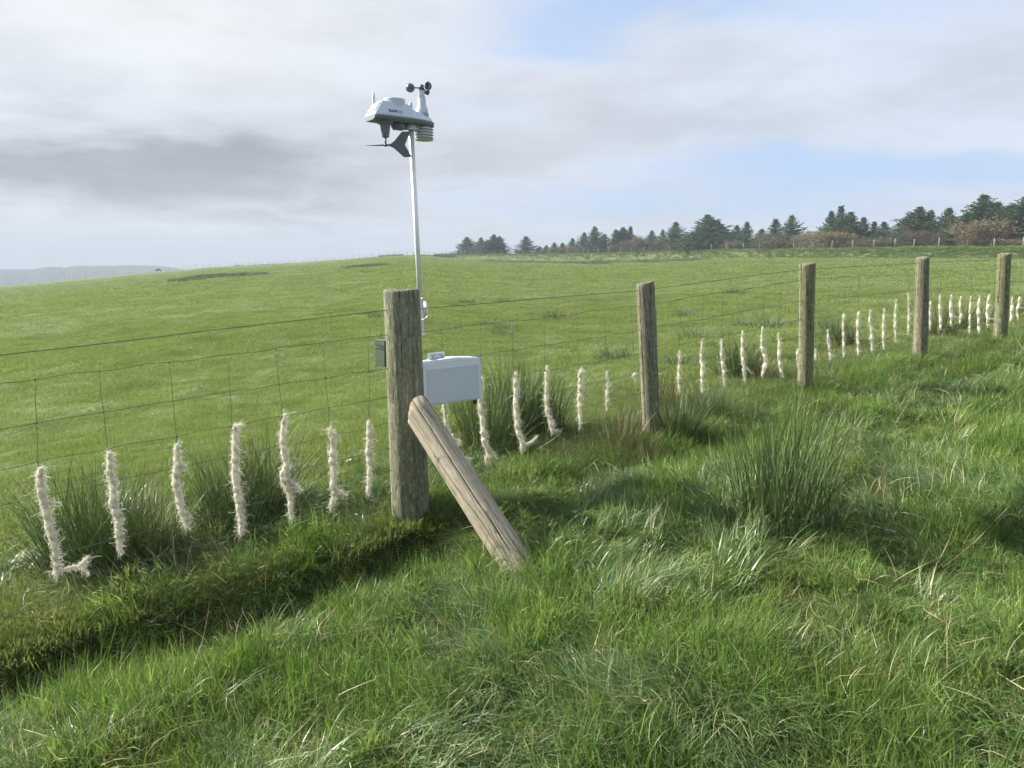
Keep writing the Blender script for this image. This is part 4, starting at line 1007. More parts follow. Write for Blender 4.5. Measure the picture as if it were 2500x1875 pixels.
# side face frame: bottom edge at y=-wb, top at y=-wt
p0 = Vector((-.105, -.0708, .006)); p1 = Vector((-.105, -.0487, .0655)); upv = (p1-p0).normalized(); xv = Vector((1, 0, 0)); nv = xv.cross(upv).normalized()
Ms = Matrix((( xv.x, upv.x, nv.x, 0), (xv.y, upv.y, nv.y, 0), (xv.z, upv.z, nv.z, 0), (0, 0, 0, 1)))
org = p0+upv*.010+nv*.0014
lettering('DaVIS', .0185, 0, Mst @ Matrix.Translation(org) @ Ms @ Matrix.Diagonal((1.02, 1, 1, 1)), ws, M_LOGO, 'lettering')
mb = MB(); ML = Mst @ Matrix.Translation(org) @ Ms
for (x0, y0, w, h) in ((.0555, .0, .0016, .0125), (.0585, .0105, .014, .0012), (.0585, .0, .011, .0012), (.0585, .0105-.0105+.0, .0012, .0117), (.066, .0052, .011, .0011)):
    mb.box((x0+w/2, y0+h/2, .0003), (w, h, .0006), ML)
mb.build('emblem', M_LOGO, ws)

# bracket that holds the mast to the post
C2 = (880, 660, 4.74)
def c2(x, y, d=3.93): return Vector(at_depth(C2[0]+x/C2[2], C2[1]+y/C2[2], d))
mb = MB()
for dd, ins in ((3.90, 0), (3.99, 0)):
    mb.tube([c2(700, 322, dd)-WO, c2(738, 336, dd)-WO, c2(768, 356, dd)-WO, c2(775, 380, dd)-WO, c2(780, 520, dd)-WO, c2(772, 540, dd)-WO, c2(742, 562, dd)-WO, c2(702, 582, dd)-WO], .0032, 10)
mb.tube([c2(740, 350, 3.92)-WO, c2(744, 552, 3.92)-WO], .003, 8); mb.tube([c2(757, 356, 3.97)-WO, c2(762, 540, 3.97)-WO], .003, 8)
mb.tube([c2(690, 450, 3.9)-WO, c2(765, 446, 3.93)-WO, c2(812, 444, 3.97)-WO], .0022, 8)
mb.tube([c2(700, 575, 3.90)-WO, c2(702, 585, 4.0)-WO], .006, 8)
mb.build('mast_bracket', M_STEEL, ws)
mb = MB(); mb.tube([c2(690, 262, 3.98)-WO, c2(704, 640, 3.98)-WO], .006, 6); mb.build('bracket_plate', M_STEEL, ws)

# ------------------------------------------------------------------ white cabinet
cab_c = at_depth(1094, 929, 3.98)
cab = empty('equipment_cabinet', cab_c); tag(cab, 'white plastic equipment cabinet hung on the fence right of the thick post', 'cabinet')
cab.rotation_euler = (0, R(-1.5), math.atan2(FD[1], FD[0])-R(6)); CW, CH, CD = .335, .213, .085
def arch(x0, x1, z0, z1, rise, n=10):
    pts = [(x0, z0+.008), (x0+.008, z0), (x1-.008, z0), (x1, z0+.008), (x1, z1-.012), (x1-.004, z1-.004), (x1-.014, z1)]
    for i in range(1, n): t = i/n; pts.append((x1-.014-(x1-x0-.028)*t, z1+rise*math.sin(math.pi*t)))
    pts += [(x0+.014, z1), (x0+.004, z1-.004), (x0, z1-.012)]; return pts
mb = MB(); mb.prism(arch(-CW/2, CW/2, -CH/2, CH/2, .012), -CD/2+.022, CD/2); mb.build('cabinet_body', M_CABP, cab)
mb = MB(); mb.prism(arch(-CW/2-.004, CW/2+.004, -CH/2-.004, CH/2+.004, .012), -CD/2, -CD/2+.020); 
mb.prism(arch(-CW/2+.008, CW/2-.006, -CH/2+.006, CH/2-.004, .010), -CD/2-.007, -CD/2-.0002); mb.build('cabinet_lid', M_CABP, cab)
mb = MB(); mb.box((.006, -CD/2-.0085, -.012), (CW-.042, .004, CH-.034), None, .0012); mb.build('lid_panel', M_CABPANEL, cab)
mb = MB()
mb.bm.free()
for dz_ in (.055, -.055):
    mb = MB(); mb.box((CW/2+.009, -.02, dz_), (.012, .02, .036), None, .002); mb.build('hinge', M_CABP, cab)
mb = MB(); mb.box((-.052, .02, CH/2+.018), (.092, .006, .05), None, .0025); pl = mb.build('mounting_plate', M_CABP, cab)
mb = MB(); mb.box((-.046, .0155, CH/2+.022), (.066, .003, .024), None, .001)
for dx in (-.074, -.020): mb.lathe([(.005, 0), (.005, .006), (.002, .007)], 12, Matrix.Translation((dx, .013, CH/2+.022)) @ Matrix.Rotation(R(90), 4, 'X'))
mb.build('bolt_strip', M_STEEL, cab)
mb = MB(); mb.lathe([(.009, 0), (.009, -.012), (.0105, -.013), (.0105, -.026), (.006, -.036)], 14, T0 if False else Matrix.Translation((CW/2-.018, -.005, -CH/2))); mb.build('cable_gland', M_BLACK, cab)

# ------------------------------------------------------------------ green box
gb_c = at_depth(880+262/4.74, 660+950/4.74, 3.845)
gb = empty('junction_box', gb_c); tag(gb, 'small green metal box strapped to the left side of the thick post', 'box')
gb.rotation_euler = (0, R(1.2), R(-31))
mb = MB(); mb.box((0, 0, -.006), (.062, .05, .126), None, .002); mb.build('box_case', M_GREENBOX, gb)
mb = MB(); mb.box((0, 0, .0605), (.066, .054, .008), None, .0015)
mb.box((0, 0, .045), (.0655, .0535, .020), None, .0015); mb.build('box_lid', M_GREENBOX, gb)
mb = MB(); mb.tube([(-.012, -.01, .064), (-.009, -.008, .092), (-.004, -.005, .092), (.001, -.003, .064)], .0013, 6)
mb.tube([(-.034, -.029, .030), (.0, -.030, .029), (.034, -.029, .030), (.037, .0, .031), (.038, .03, .033)], .0009, 6)
mb.tube([(.036, .01, .034), (.046, .004, .010), (.049, .0, -.01), (.045, .008, -.04), (.036, .014, -.05)], .0009, 6)
mb.build('tie_wire', M_WIRE, gb)
# thin cable over the post
def on_post(xp, yp, extra=.0):
    d = ray(xp, yp); k = 3.6
    ax = (Vector(S_T)-Vector(S_B)).normalized(); b = Vector(S_B)
    while k < 4.3:
        p = Vector(CAM+d*k); w = p-b; rr = (w-ax*w.dot(ax)).length
        t = np.clip(w.dot(ax)/(Vector(S_T)-b).length, 0, 1)
        if rr < .098+(.087-.098)*t+extra: return p
        k += .001
    return Vector(CAM+d*3.95)
mb = MB(); pts = [on_post(880+x/4.74, 660+y/4.74, .003) for x, y in [(485, 812), (510, 800), (540, 782), (570, 765), (600, 752), (640, 746), (670, 747), (694, 753)]]
mb.tube(pts, .0013, 6); o = mb.build('cable', M_GREENWIRE); tag(o, 'thin green wire curving over the face of the thick post', 'wire')

# ------------------------------------------------------------------ far fence
FPX = [408, 426, 443, 459, 476, 492, 509, 524, 535, 558, 575, 591, 607, 622, 636, 653, 669, 686, 702, 716, 736, 754, 771, 795, 813, 829, 846, 861, 877, 892, 909, 925, 943, 961, 994, 1009, 1035, 1047, 1059, 1080, 1089, 1108,
       1135, 1152, 1170, 1189, 1207, 1224, 1240, 1257, 1276, 1297, 1319, 1340, 1365, 1386, 1410, 1425, 1435, 1461, 1487, 1515, 1542, 1572, 1602, 1634, 1668, 1702, 1737, 1774, 1815, 1854, 1895, 1938, 1985, 2031, 2081, 2133, 2184, 2232, 2291, 2360, 2427, 2498, 2575, 2660]
ff = empty('field_fence', (0, 0, 0)); 
fps = []
for i, xp in enumerate(FPX):
    az_ = math.atan((xp-1250)*math.cos(PITCH)/F); r = float(far_R(xp)); x, y = r*math.sin(az_), r*math.cos(az_); z = float(height(x, y)); fps.append((x, y, z))
ff.location = fps[40]; FO = Vector(fps[40])
mls = [bpy.data.meshes.new('x')]*0
def farpost(mat, n):
    mb = MB(); mb.tube([(0, 0, -.3), (0, 0, .5), (.005, 0, 1.18)], [.075, .072, .068], 10); o = mb.build('fence_post', mat, ff); return o
pA = farpost(M_FARPOST, 0); pB = farpost(M_DARKPOST, 0)
for i, p in enumerate(fps):
    src = pB if FPX[i] < 1110 else pA
    o = src if (i == 0 or (src is pA and FPX[i-1] < 1110)) else src.copy()
    if o is not src: COL.objects.link(o); o.parent = ff
    o.location = Vector(p)-FO; o.rotation_euler = (random.uniform(-.04, .04), random.uniform(-.05, .05), random.uniform(0, 3)); k = random.uniform(.92, 1.08); o.scale = (.9, .9, k)
for h in (.35, .6, .85, 1.05):
    mb = MB(); mb.tube([Vector(p)+Vector((0, 0, h))-FO for p in fps], .006, 4); mb.build('line_wire', M_WIRE, ff)
tag(ff, 'long distant post-and-wire fence along the skyline and the bank before the trees', 'fence')

# ------------------------------------------------------------------ trees
def leaf_mat(name, c0, c1, c2_, trans=.25):
    m, g = new_mat(name); rnd = attr(g, 'rnd'); oi = g.n('ShaderNodeObjectInfo')
    geo = g.n('ShaderNodeNewGeometry')
    c = g.ramp(rnd, [(0, c0), (.5, c1), (1, c2_)])
    c = g.mix(g.m('MULTIPLY', oi.outputs['Random'], .45), c, tuple(v*1.35 for v in c0))
    p = principled(g, c, .7, 0, .2); tr = g.n('ShaderNodeBsdfTranslucent'); g.link(c, tr.inputs[0])
    mx = g.n('ShaderNodeMixShader'); mx.inputs[0].default_value = trans
    g.link(p.outputs[0], mx.inputs[1]); g.link(tr.outputs[0], mx.inputs[2]); out(g, mx.outputs[0]); return m
M_SPR = leaf_mat('spruce_needles', (.042, .08, .045), (.08, .135, .072), (.14, .20, .105))
M_SPRL = leaf_mat('pale_spruce_needles', (.05, .085, .035), (.09, .135, .055), (.14, .18, .08))
LEAFM = {'brown': leaf_mat('brown_autumn_leaves', (.10, .088, .058), (.155, .135, .09), (.22, .19, .13)),
         'orange': leaf_mat('rusty_autumn_leaves', (.12, .10, .055), (.19, .155, .09), (.26, .215, .13)),
         'olive': leaf_mat('olive_willow_leaves', (.06, .075, .03), (.11, .125, .05), (.18, .19, .09)),
         'grey': leaf_mat('grey_brown_willow_leaves', (.075, .075, .05), (.12, .115, .075), (.18, .17, .12)),
         'purple': leaf_mat('purple_brown_twigs', (.085, .065, .06), (.13, .10, .09), (.19, .15, .13)),
         'pale': leaf_mat('pale_willow_leaves', (.11, .13, .08), (.18, .20, .12), (.26, .27, .18))}
M_BARK = simple('tree_bark', (.09, .075, .06), .9, var=.3)
def quads(P, D, L, W, q):
    """little leaf sprays: quads at P pointing along D"""
    n = len(P); D = D/np.linalg.norm(D, axis=1)[:, None]; rnd_ = q.normal(0, 1, (n, 3)); S = np.cross(D, rnd_); S /= np.linalg.norm(S, axis=1)[:, None]+1e-9
    a = P-S*W[:, None]*.25; b = P+S*W[:, None]*.25; m1 = P+D*(L*.5)[:, None]+S*W[:, None]*.5; m0 = P+D*(L*.5)[:, None]-S*W[:, None]*.5; e = P+D*L[:, None]
    V = np.stack([a, b, m1, e, m0], 1).reshape(-1, 3); Fc = (np.arange(n)*5)[:, None]
    F4 = np.concatenate([Fc+np.array([[0, 1, 2, 4]]), Fc+np.array([[4, 2, 3, 3]])])
    return V, F4
def mesh_tri(name, V, Fq, mat, rnd_):
    # split quads (and degenerate ones) to triangles
    t1 = Fq[:, [0, 1, 2]]; t2 = Fq[:, [0, 2, 3]]; ok = Fq[:, 2] != Fq[:, 3]
    return mesh_np(name, V, np.concatenate([t1, t2[ok]]), [mat], False, {'rnd': rnd_})
def trunk_mesh(pathsr, mat):
    mb = MB()
    for pts, rad in pathsr: mb.tube(pts, rad, 7)
    bmesh.ops.recalc_face_normals(mb.bm, faces=mb.bm.faces); me = bpy.data.meshes.new('trunk'); mb.bm.to_mesh(me); mb.bm.free(); me.materials.append(mat); return me
def conifer(seed, wide=.32, dens=1.0, lopside=.15, twin=False, mat=None):
    """unit-height spruce: returns (trunk mesh, crown mesh)"""
    q = np.random.default_rng(seed); P, D, L, W = [], [], [], []; br_ = []
    tops = [(0, 0, 1.0)]
    if twin: tops += [(q.uniform(-.16, .16), q.uniform(-.1, .1), q.uniform(.75, .92)), (q.uniform(-.2, .2), q.uniform(-.1, .1), q.uniform(.6, .8))]
    paths = []
    for (ox, oy, ht) in tops:
        lean = q.normal(0, .015, 2)
        paths.append(([(ox*.3, oy*.3, -.03), (ox*.8, oy*.8, ht*.4), (ox+lean[0], oy+lean[1], ht*.97)], [.020, .012, .002]))
        z = .04
        while z < ht*.985:
            t = z/ht; R0 = wide*ht*((1-t)**.98)*1.12*(.62+.38*min(1, t/.12))
            nb = int(6+6*q.uniform()*(1-t*.4)); ph0 = q.uniform(0, 6.28)
            for b in range(nb):
                if q.uniform() > .93: continue
                ph = ph0+b*6.283/nb+q.normal(0, .25); rl = R0*q.uniform(.5, 1.35)*(1+lopside*math.cos(ph+seed))
                if t > .9: rl = max(rl, .02)
                upang = -.12+.75*t+q.normal(0, .12)
                d0 = np.array([math.cos(ph), math.sin(ph), math.tan(upang)*.9]); n = max(3, int(rl*70*dens))
                base = np.array([ox*min(1, t*1.3), oy*min(1, t*1.3), z])
                paths_on = base+d0*rl
                if rl > .12 and q.uniform() < .35: paths.append(([tuple(base), tuple(base+d0*rl*.6)], [.004, .0015]))
                for k in range(n):
                    s = (k+.5)/n; s = s**.75; c = base+d0*rl*s+np.array([0, 0, (s-.55)**2*.05*rl/.3+(.10*rl if s > .8 else 0)])
                    wd = .028+.05*rl*(1-s*.6)
                    for m_ in range(3):
                        P.append(c+q.normal(0, .35, 3)*wd*np.array([1, 1, .35])); dd = d0*.9+np.array([-math.sin(ph), math.cos(ph), 0])*q.normal(0, .9)+np.array([0, 0, q.normal(.12, .28)])
                        D.append(dd); L.append(q.uniform(.022, .052)*(1.15-.6*t)); W.append(q.uniform(.009, .019))
            z += (.016+.014*(1-t))*q.uniform(.8, 1.3)/math.sqrt(dens)
        for k in range(14): P.append(np.array([ox+lean[0], oy+lean[1], ht*.90+k*.009])); D.append(np.array([q.normal(0, .35), q.normal(0, .35), 1.0])); L.append(.03); W.append(.006)
    V, F4 = quads(np.array(P), np.array(D), np.array(L), np.array(W), q)
    return trunk_mesh(paths, M_BARK), mesh_tri('crown', V, F4, mat or M_SPR, np.repeat(q.uniform(0, 1, len(P)), 5))
def broad(seed, mat, wide=.55, fine=1.0, n=2600, bare=False):
    """unit-height spreading bush or small tree of many stems"""
    q = np.random.default_rng(seed); paths = []; tips = []
    def grow(p, d, L, r, lev):
        e = p+d*L; m_ = p+d*L*.5+q.normal(0, .04, 3)*L
        paths.append(([tuple(p), tuple(m_), tuple(e)], [r, r*.8, r*.6])); tips.append((m_, d, L, lev)); tips.append((e, d, L, lev))
        if lev < 3:
            for _ in range(3 if lev else 3):
                nd = d+q.normal(0, .42, 3); nd[2] = abs(nd[2])*.9+.12; nd /= np.linalg.norm(nd); grow(e, nd, L*q.uniform(.55, .8), r*.55, lev+1)
    for k in range(5):
        a = k*1.256+q.uniform(-.3, .3); d = np.array([math.cos(a)*wide, math.sin(a)*wide, .95]); d /= np.linalg.norm(d)
        grow(np.array([math.cos(a)*.03, math.sin(a)*.03, -.03]), d, .30*q.uniform(.85, 1.15), .012, 0)
    T_ = [t for t in tips if t[3] >= 1]; idx_ = q.integers(0, len(T_), n)
    hi0 = max(t[0][2] for t in T_); rw = np.percentile([abs(t[0][0]) for t in T_], 80)*1.15
    P = np.array([T_[i][0] for i in idx_])+q.normal(0, .05, (n, 3))
    # the rest of the leaves hang in clumps through the whole dome, down to the ground
    nc = 90; th = q.uniform(0, 6.283, nc); u_ = q.uniform(0, 1, nc)**.4; el_ = q.uniform(0, 1.45, nc)
    C_ = np.stack([rw*u_*np.cos(el_)*np.cos(th), rw*u_*np.cos(el_)*np.sin(th), hi0*(.03+.9*u_*np.sin(el_))], -1)
    m_ = q.uniform(0, 1, n) < (.25 if bare else .72); ci_ = q.integers(0, nc, n)
    P[m_] = (C_[ci_]+q.normal(0, .055, (n, 3))*np.array([1.2, 1.2, .8]))[m_]
    hi = np.percentile(P[:, 2], 99.7); P[:, 2] = np.abs(P[:, 2])
    D = np.array([T_[i][1] for i in idx_])+q.normal(0, .8, (n, 3)); L = q.uniform(.015, .042, n)*fine; W = q.uniform(.008, .02, n)*fine
    if bare: L *= 1.5; W *= .22
    V, F4 = quads(P, D, L, W, q); k = 1/hi; V *= k
    paths = [([tuple(np.array(p)*k) for p in pp], [x*k for x in rr]) for pp, rr in paths]
    return trunk_mesh(paths, M_BARK), mesh_tri('crown', V, F4, mat, np.repeat(q.uniform(0, 1, n), 5))
CON = [conifer(1, .30), conifer(2, .36, 1.0, .2), conifer(3, .27), conifer(4, .34, 1.1, .25, True), conifer(5, .42, 1.15, .15, True), conifer(6, .22, .9)]
CONL = [conifer(8, .33, 1.0, .2, False, M_SPRL)]
BUS = {k: [broad(20+i*3+j, m, .55 if j == 0 else .85, 1.15, 6500, k == 'purple') for j in range(2)] for i, (k, m) in enumerate(LEAFM.items())}
BARE = broad(77, LEAFM['purple'], .35, 1.0, 900, True)
def tree_at(name, pair, xp, ytop, wpx, off, label, cat_, grp, ybase=None):
    """xp,ytop: where its tip stands seen from the viewpoint; off: metres behind the far fence"""
    az_ = math.atan((xp-1250)*math.cos(PITCH)/F); r = float(far_R(max(xp, 1040)))+off; x, y = r*math.sin(az_), r*math.cos(az_)
    z0 = float(height(x, y)); zt = float(z_at(xp, ytop, r)); H = zt-z0
    e = empty(name, (x, y, z0)); tag(e, label, cat_, grp)
    wm = wpx*r/F/math.cos(az_)*.97      # metres wide
    tm, cm = pair
    co = np.empty(len(cm.vertices)*3, np.float32); cm.vertices.foreach_get('co', co); co = co.reshape(-1, 3); natural = np.percentile(co[:, 0], 98)-np.percentile(co[:, 0], 2)
    sxy = wm/natural*1.0
    for nm, me in (('trunk', tm), ('crown', cm)):
        o = obj(nm, me, e); o.scale = (sxy, sxy, H/max(co[:, 2].max(), .9)); o.rotation_euler = (0, 0, rz_)
    return e
K5 = (1100, 450, 3.16); K6 = (1750, 450, 2.949)
SPR_G = 'dark spruces behind the far fence'; BUS_G = 'autumn bushes and small trees behind the far fence'
S = 'spruce'
TREES = [ # crop, x, ytop, width, kind, offset, label
 (K5, 125, 405, 145, 'C1', 6, 'broad dark spruce, leftmost of the whole tree line'),
 (K5, 235, 408, 95, 'C0', 7, 'pointed spruce between the two leftmost broad spruces'),
 (K5, 335, 385, 125, 'C3', 5, 'dense tall spruce, third from the left end of the tree line'),
 (K5, 410, 492, 52, 'C5', 6, 'very small spruce beside the third spruce from the left'),
 (K5, 457, 462, 52, 'bare', 4, 'bare thin sapling in the gap right of the first group of spruces'),
 (K5, 583, 397, 118, 'C2', 6, 'lone conical spruce right of the gap in the tree line'),
 (K5, 540, 508, 80, 'brown0', 3, 'small brown bush at the left foot of the lone conical spruce'),
 (K5, 600, 510, 75, 'olive0', 3, 'small olive bush at the right foot of the lone conical spruce'),
 (K5, 688, 478, 66, 'C0', 8, 'small spruce, first right of the lone conical one'),
 (K5, 738, 470, 66, 'C2', 9, 'small spruce, second right of the lone conical one'),
 (K5, 800, 447, 66, 'C0', 7, 'slim spruce left of the yellowish bush'),
 (K5, 862, 450, 95, 'L0', 6, 'pale green spruce among small brown bushes'),
 (K5, 850, 480, 110, 'brown0', 3, 'low brownish bush in front of the pale green spruce'),
 (K5, 940, 415, 75, 'C5', 7, 'thin spruce with a bare spiky tip'),
 (K5, 1000, 465, 130, 'brown1', 3, 'reddish brown bush left of the tall dense spruce pair'),
 (K5, 1030, 368, 100, 'C0', 8, 'left-hand shoulder of the tall dense spruce pair'),
 (K5, 1108, 320, 130, 'C1', 6, 'tall dense spruce with spiky top left of centre in the tree line'),
 (K5, 1186, 380, 100, 'C2', 6, 'conical spruce just right of the tall dense one'),
 (K5, 1290, 455, 130, 'brown0', 3, 'dull brown bush between two spruces, left of the olive willows'),
 (K5, 1328, 328, 150, 'C3', 7, 'broad spruce behind the left olive willow'),
 (K5, 1385, 320, 70, 'C5', 9, 'narrow spiky spruce behind the olive willows'),
 (K5, 1395, 412, 170, 'grey1', 3, 'rounded grey-green willow bush in front of a broad spruce'),
 (K5, 1462, 385, 120, 'pale0', 4, 'tall pale-leaved willow between two spruces'),
 (K5, 1550, 352, 100, 'C0', 8, 'pointed spruce right of the pale willow'),
 (K5, 1633, 343, 75, 'C2', 9, 'slender spruce behind the wide olive willow'),
 (K5, 1650, 400, 210, 'olive1', 3, 'wide domed olive willow bush left of the largest spruce'),
 (K5, 1732, 284, 150, 'C1', 7, 'tall spruce left of the largest rounded one'),
 (K5, 1862, 370, 120, 'C3', 6, 'low spruce on the left flank of the largest one'),
 (K5, 1975, 230, 250, 'C4', 6, 'largest broad rounded spruce in the middle of the tree line'),
 (K5, 2098, 325, 110, 'C1', 8, 'spruce on the right flank of the largest one'),
 (K6, 5, 262, 130, 'C3', 7, 'dense spruce right of the largest rounded one'),
 (K6, 52, 325, 70, 'C0', 8, 'small spruce peering out right of a dense one'),
 (K6, 130, 398, 100, 'brown0', 3, 'small rusty bare bush in front of two spruces'),
 (K6, 140, 290, 120, 'C1', 7, 'spruce behind the small rusty bare bush'),
 (K6, 210, 262, 100, 'C2', 8, 'spruce with tall spire right of the rusty bare bush'),
 (K6, 318, 318, 120, 'C0', 9, 'low spruce left of the twin spruces'),
 (K6, 415, 240, 115, 'C2', 8, 'left one of the twin spruces above a wide grey-brown bush'),
 (K6, 528, 215, 135, 'C1', 7, 'right one of the twin spruces above a wide grey-brown bush'),
 (K6, 455, 335, 290, 'grey1', 3, 'wide domed grey-brown bush below the twin spruces'),
 (K6, 645, 322, 130, 'pale0', 5, 'pale wispy willow right of the twin spruces'),
 (K6, 690, 395, 160, 'purple1', 3, 'low dull purple-brown bush left of the rusty tree'),
 (K6, 808, 185, 135, 'C1', 8, 'dark spruce with blunt top, left of the spire above the rusty tree'),
 (K6, 876, 145, 95, 'C5', 8, 'spruce with the long thin spire standing over the rusty tree'),
 (K6, 950, 192, 150, 'C3', 8, 'broad spruce right of the long thin spire'),
 (K6, 835, 308, 250, 'orange0', 3, 'rusty brown autumn tree under the spruce with the long spire'),
 (K6, 1042, 228, 105, 'C2', 8, 'regular conical spruce right of the rusty autumn tree'),
 (K6, 1000, 392, 170, 'olive1', 3, 'low olive bush right of the rusty autumn tree'),
 (K6, 1122, 262, 70, 'C5', 9, 'very narrow spruce with tiered branches'),
 (K6, 1085, 370, 110, 'purple0', 4, 'thin purplish bush in front of the narrow tiered spruce'),
 (K6, 1192, 265, 115, 'C0', 8, 'medium spruce right of the narrow tiered one'),
 (K6, 1250, 378, 300, 'olive1', 3, 'wide yellow-green willow bush right of centre before the tall spruces'),
 (K6, 1285, 270, 95, 'bare', 8, 'bare grey treetop in the gap before the tall right-hand spruces'),
 (K6, 1375, 285, 170, 'purple0', 4, 'purple-brown leafless tree left of the tall right-hand spruces'),
 (K6, 1440, 155, 190, 'C4', 8, 'tall broad spruce, first of the right-hand stand'),
 (K6, 1520, 175, 115, 'C2', 9, 'tall narrow spruce, second of the right-hand stand'),
 (K6, 1530, 310, 150, 'purple0', 4, 'purplish bare tree in front of the right-hand stand'),
 (K6, 1648, 160, 150, 'C1', 8, 'tall spruce, third of the right-hand stand'),
 (K6, 1668, 215, 130, 'L0', 5, 'light green spruce left of the tall orange-brown tree'),
 (K6, 1748, 300, 120, 'C0', 6, 'dark spruce squeezed between the light green one and the orange-brown tree'),
 (K6, 1888, 68, 230, 'C4', 9, 'tallest spruce, rising behind the orange-brown tree'),
 (K6, 1990, 125, 140, 'C3', 9, 'tall spruce on the right shoulder of the tallest one'),
 (K6, 1915, 212, 270, 'orange0', 3, 'tall orange-brown autumn tree at the right of the tree line'),
 (K6, 2108, 240, 170, 'C1', 7, 'dark spruce right of the orange-brown tree'),
 (K6, 2200, 75, 220, 'C4', 8, 'big dark spruce cut by the right edge of the view'),
 (K6, 2172, 378, 110, 'orange0', 3, 'small orange-leaved bush at the right edge of the tree line'),
]
for i, (cr, X_, Yt, Wd, kd, off, lab) in enumerate(TREES):
    xp = cr[0]+X_/cr[2]; yt = cr[1]+Yt/cr[2]; w = Wd/cr[2]; rz_ = random.uniform(0, 6.28)
    if kd[0] == 'C' and kd[1:].isdigit(): tree_at('spruce_tree', CON[int(kd[1])], xp, yt-1, w*1.4, off, lab, 'spruce', SPR_G)
    elif kd == 'L0': tree_at('spruce_tree', CONL[0], xp, yt-1, w*1.1, off, lab, 'spruce', SPR_G)
    elif kd == 'bare': tree_at('bare_tree', BARE, xp, yt, w, off, lab, 'tree', BUS_G)
    else: tree_at('deciduous_bush', BUS[kd[:-1]][int(kd[-1])], xp, yt, w*1.05, off, lab, 'bush', BUS_G)
for i, (xp, yt, w) in enumerate([(2560, 480, 80), (2640, 500, 70), (2720, 470, 90)]):
    rz_ = i; tree_at('spruce_tree', CON[[1, 3, 4][i]], xp, yt, w, 8, ['dark spruce just beyond the right edge of the view', 'second spruce beyond the right edge of the view', 'third spruce beyond the right edge of the view'][i], 'spruce', SPR_G)

# ------------------------------------------------------------------ distant hill
HX = [-900, -500, -250, 0, 63, 95, 104, 125, 152, 165, 177, 230, 285, 316, 380, 411, 440, 470, 560, 700]
HY = [662, 655, 660, 658, 658, 655, 652, 651, 653.5, 652, 649, 649, 648.5, 647.5, 649, 652, 657, 664, 690, 740]
xs = np.linspace(-900, 700, 640); rows = 26; HV = []
RH = 1500.
yy = np.interp(xs, HX, HY)+(fbm(xs*.12, xs*0, 4, 3)-.5)*3.0
for j in range(rows):
    t = j/(rows-1); r = RH-260*(1-t)**1.0
    az_ = np.arctan((xs-1250)*math.cos(PITCH)/F); zt = z_at(xs, yy, RH)
    z = -105+(zt+105)*ss(np.array(t), 0, 1)**.8+(fbm(xs*.25, xs*0+j*.9, 3, 9)-.5)*9*(1-t)*t*4
    HV.append(np.stack([r*np.sin(az_), r*np.cos(az_), z], -1))
for j in range(1, 8):
    r = RH+j*60; HV.append(np.stack([r*np.sin(az_), r*np.cos(az_), zt-j*j*1.2-1], -1))
HV = np.concatenate(HV); rows = rows+7; ii = np.arange(rows*len(xs)).reshape(rows, -1)
FQh = np.stack([ii[:-1, :-1], ii[:-1, 1:], ii[1:, 1:], ii[1:, :-1]], -1).reshape(-1, 4)
mh, g = new_mat('distant_woodland'); geo = g.n('ShaderNodeNewGeometry'); nn = g.noise(geo.outputs['Position'], .03, 6, .7)
p = principled(g, g.mix(nn, (.03, .05, .025), (.07, .09, .045)), .95, 0, .1, bump(g, g.noise(geo.outputs['Position'], .08, 4, .7), 1.0, 6.0)); out(g, p.outputs[0])
tag(obj('hill', mesh_np('hill', HV, FQh, [mh], True)), kind='structure')

# ------------------------------------------------------------------ animals on the crest
def beast(name, mat_b_, mat_h, L, H, pose, seed):
    """one continuous skin: body, neck, head, four legs, tail"""
    q = random.Random(seed); me = bpy.data.meshes.new(name); bm = bmesh.new(); sk = bm.verts.layers.skin.verify()
    def v(x, y, z, r, r2=None): w = bm.verts.new((x*L, y*L, z*H)); w[sk].radius = (r*L, (r2 or r)*L); return w
    rump = v(-.42, 0, .68, .17, .20); mid = v(-.05, 0, .66, .21, .24); sh = v(.30, 0, .68, .18, .21)
    for a, b in ((rump, mid), (mid, sh)): bm.edges.new((a, b))
    if pose == 'graze': nk = v(.50, 0, .50, .09); hd = v(.60, 0, .20, .07); mz = v(.66, 0, .07, .045)
    else: nk = v(.50, 0, .88, .09); hd = v(.60, 0, 1.02, .075); mz = v(.74, 0, .94, .05)
    bm.edges.new((sh, nk)); bm.edges.new((nk, hd)); bm.edges.new((hd, mz))
    for s in (-1, 1):
        e1 = v(hd.co.x/L-.02, s*.09, hd.co.z/H+.05, .022); bm.edges.new((hd, e1))
        h1 = v(-.40, s*.12, .38, .065); h2 = v(-.46, s*.12, .22, .035); h3 = v(-.43, s*.12, 0.0, .032)
        bm.edges.new((rump, h1)); bm.edges.new((h1, h2)); bm.edges.new((h2, h3))
        f1 = v(.28, s*.11, .36, .05); f2 = v(.29, s*.11, .18, .033); f3 = v(.28, s*.11, 0.0, .03)
        bm.edges.new((sh, f1)); bm.edges.new((f1, f2)); bm.edges.new((f2, f3))
    tl = v(-.54, 0, .58, .03); bm.edges.new((rump, tl))
    bm.verts.ensure_lookup_table(); bm.verts[0][sk].use_root = True
    bm.to_mesh(me); bm.free(); me.materials.append(mat_b_)
    o = obj(name, me); o.modifiers.new('skin', 'SKIN'); ms = o.modifiers.new('sub', 'SUBSURF'); ms.levels = ms.render_levels = 2
    return o
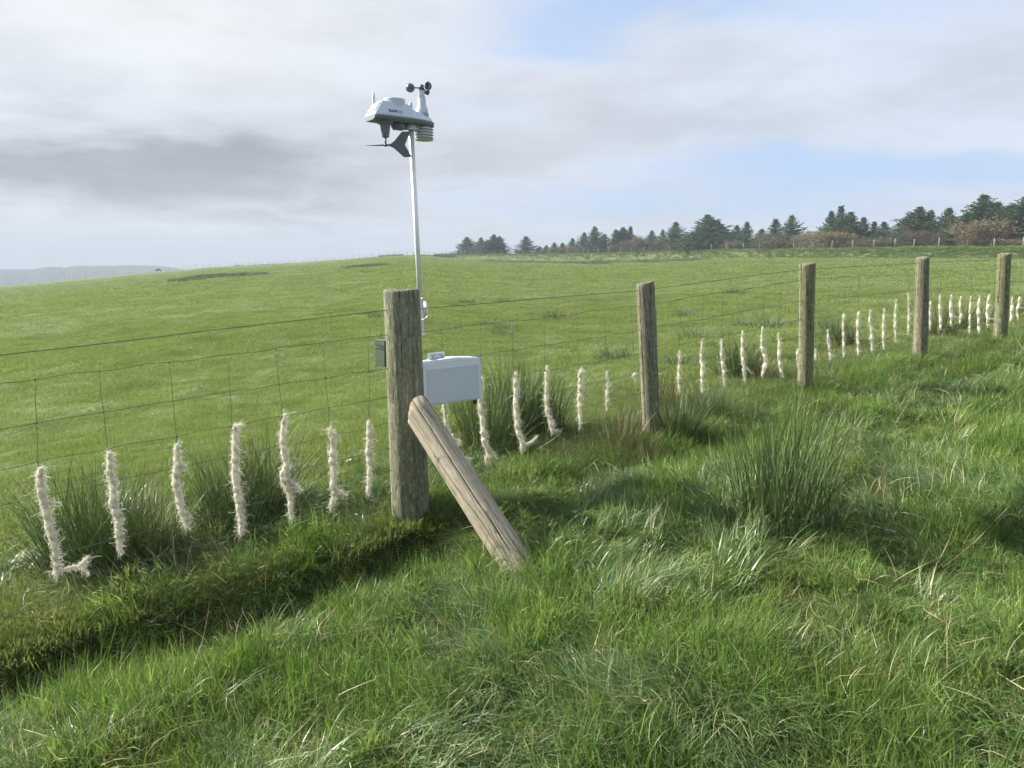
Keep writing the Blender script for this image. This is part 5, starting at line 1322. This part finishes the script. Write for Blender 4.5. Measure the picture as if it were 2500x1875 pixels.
M_FLEECE = simple('sheep_fleece', (.62, .60, .52), .95, var=.1, scale=14, bumps=.6)
M_COW = simple('black_cow_coat', (.012, .012, .014), .6, var=.2)
def place_beast(o, xp, back, rz, label, cat_, grp=None):
    az_ = math.atan((xp-1250)*math.cos(PITCH)/F); r = float(np.interp(xp, EX, ER))+back; x, y = r*math.sin(az_), r*math.cos(az_)
    o.location = (x, y, float(height(x, y))); o.rotation_euler = (0, 0, rz); tag(o, label, cat_, grp)
place_beast(beast('sheep', M_FLEECE, None, 1.05, .78, 'graze', 1), 31, 0, .3, 'white sheep grazing on the skyline, farthest left', 'sheep', 'sheep on the far crest')
place_beast(beast('sheep', M_FLEECE, None, 1.15, .80, 'graze', 2), 52, 0, 3.3, 'white sheep grazing on the skyline, second from the left', 'sheep', 'sheep on the far crest')
place_beast(beast('sheep', M_FLEECE, None, 1.05, .80, 'graze', 3), 339, 0, 2.2, 'white sheep on the skyline, farther of the two left of the black cow', 'sheep', 'sheep on the far crest')
place_beast(beast('sheep', M_FLEECE, None, 1.25, .80, 'stand', 4), 354, 0, .1, 'white sheep on the skyline right beside the black cow', 'sheep', 'sheep on the far crest')
place_beast(beast('cow', M_COW, None, 2.1, 1.25, 'graze', 5), 382, 1.0, 3.1, 'black cow grazing on the skyline in front of the distant hill', 'cow')

# ------------------------------------------------------------------ haze: one closed box of pale air round everything
bmh = bmesh.new(); bmesh.ops.create_cube(bmh, size=1, matrix=Matrix.Translation((0, 0, -57)) @ Matrix.Diagonal((4000, 4000, 150, 1)))
meh = bpy.data.meshes.new('haze'); bmh.to_mesh(meh); bmh.free()
mhz, g = new_mat('haze_air'); pv_ = g.n('ShaderNodeVolumePrincipled'); pv_.inputs['Color'].default_value = (.50, .58, .70, 1)
pv_.inputs['Density'].default_value = .0008; pv_.inputs['Anisotropy'].default_value = .0
o_ = g.n('ShaderNodeOutputMaterial'); g.link(pv_.outputs[0], o_.inputs['Volume']); meh.materials.append(mhz)
hz = obj('haze', meh); tag(hz, 'thin pale haze hanging over the fields', 'haze', kind='stuff')
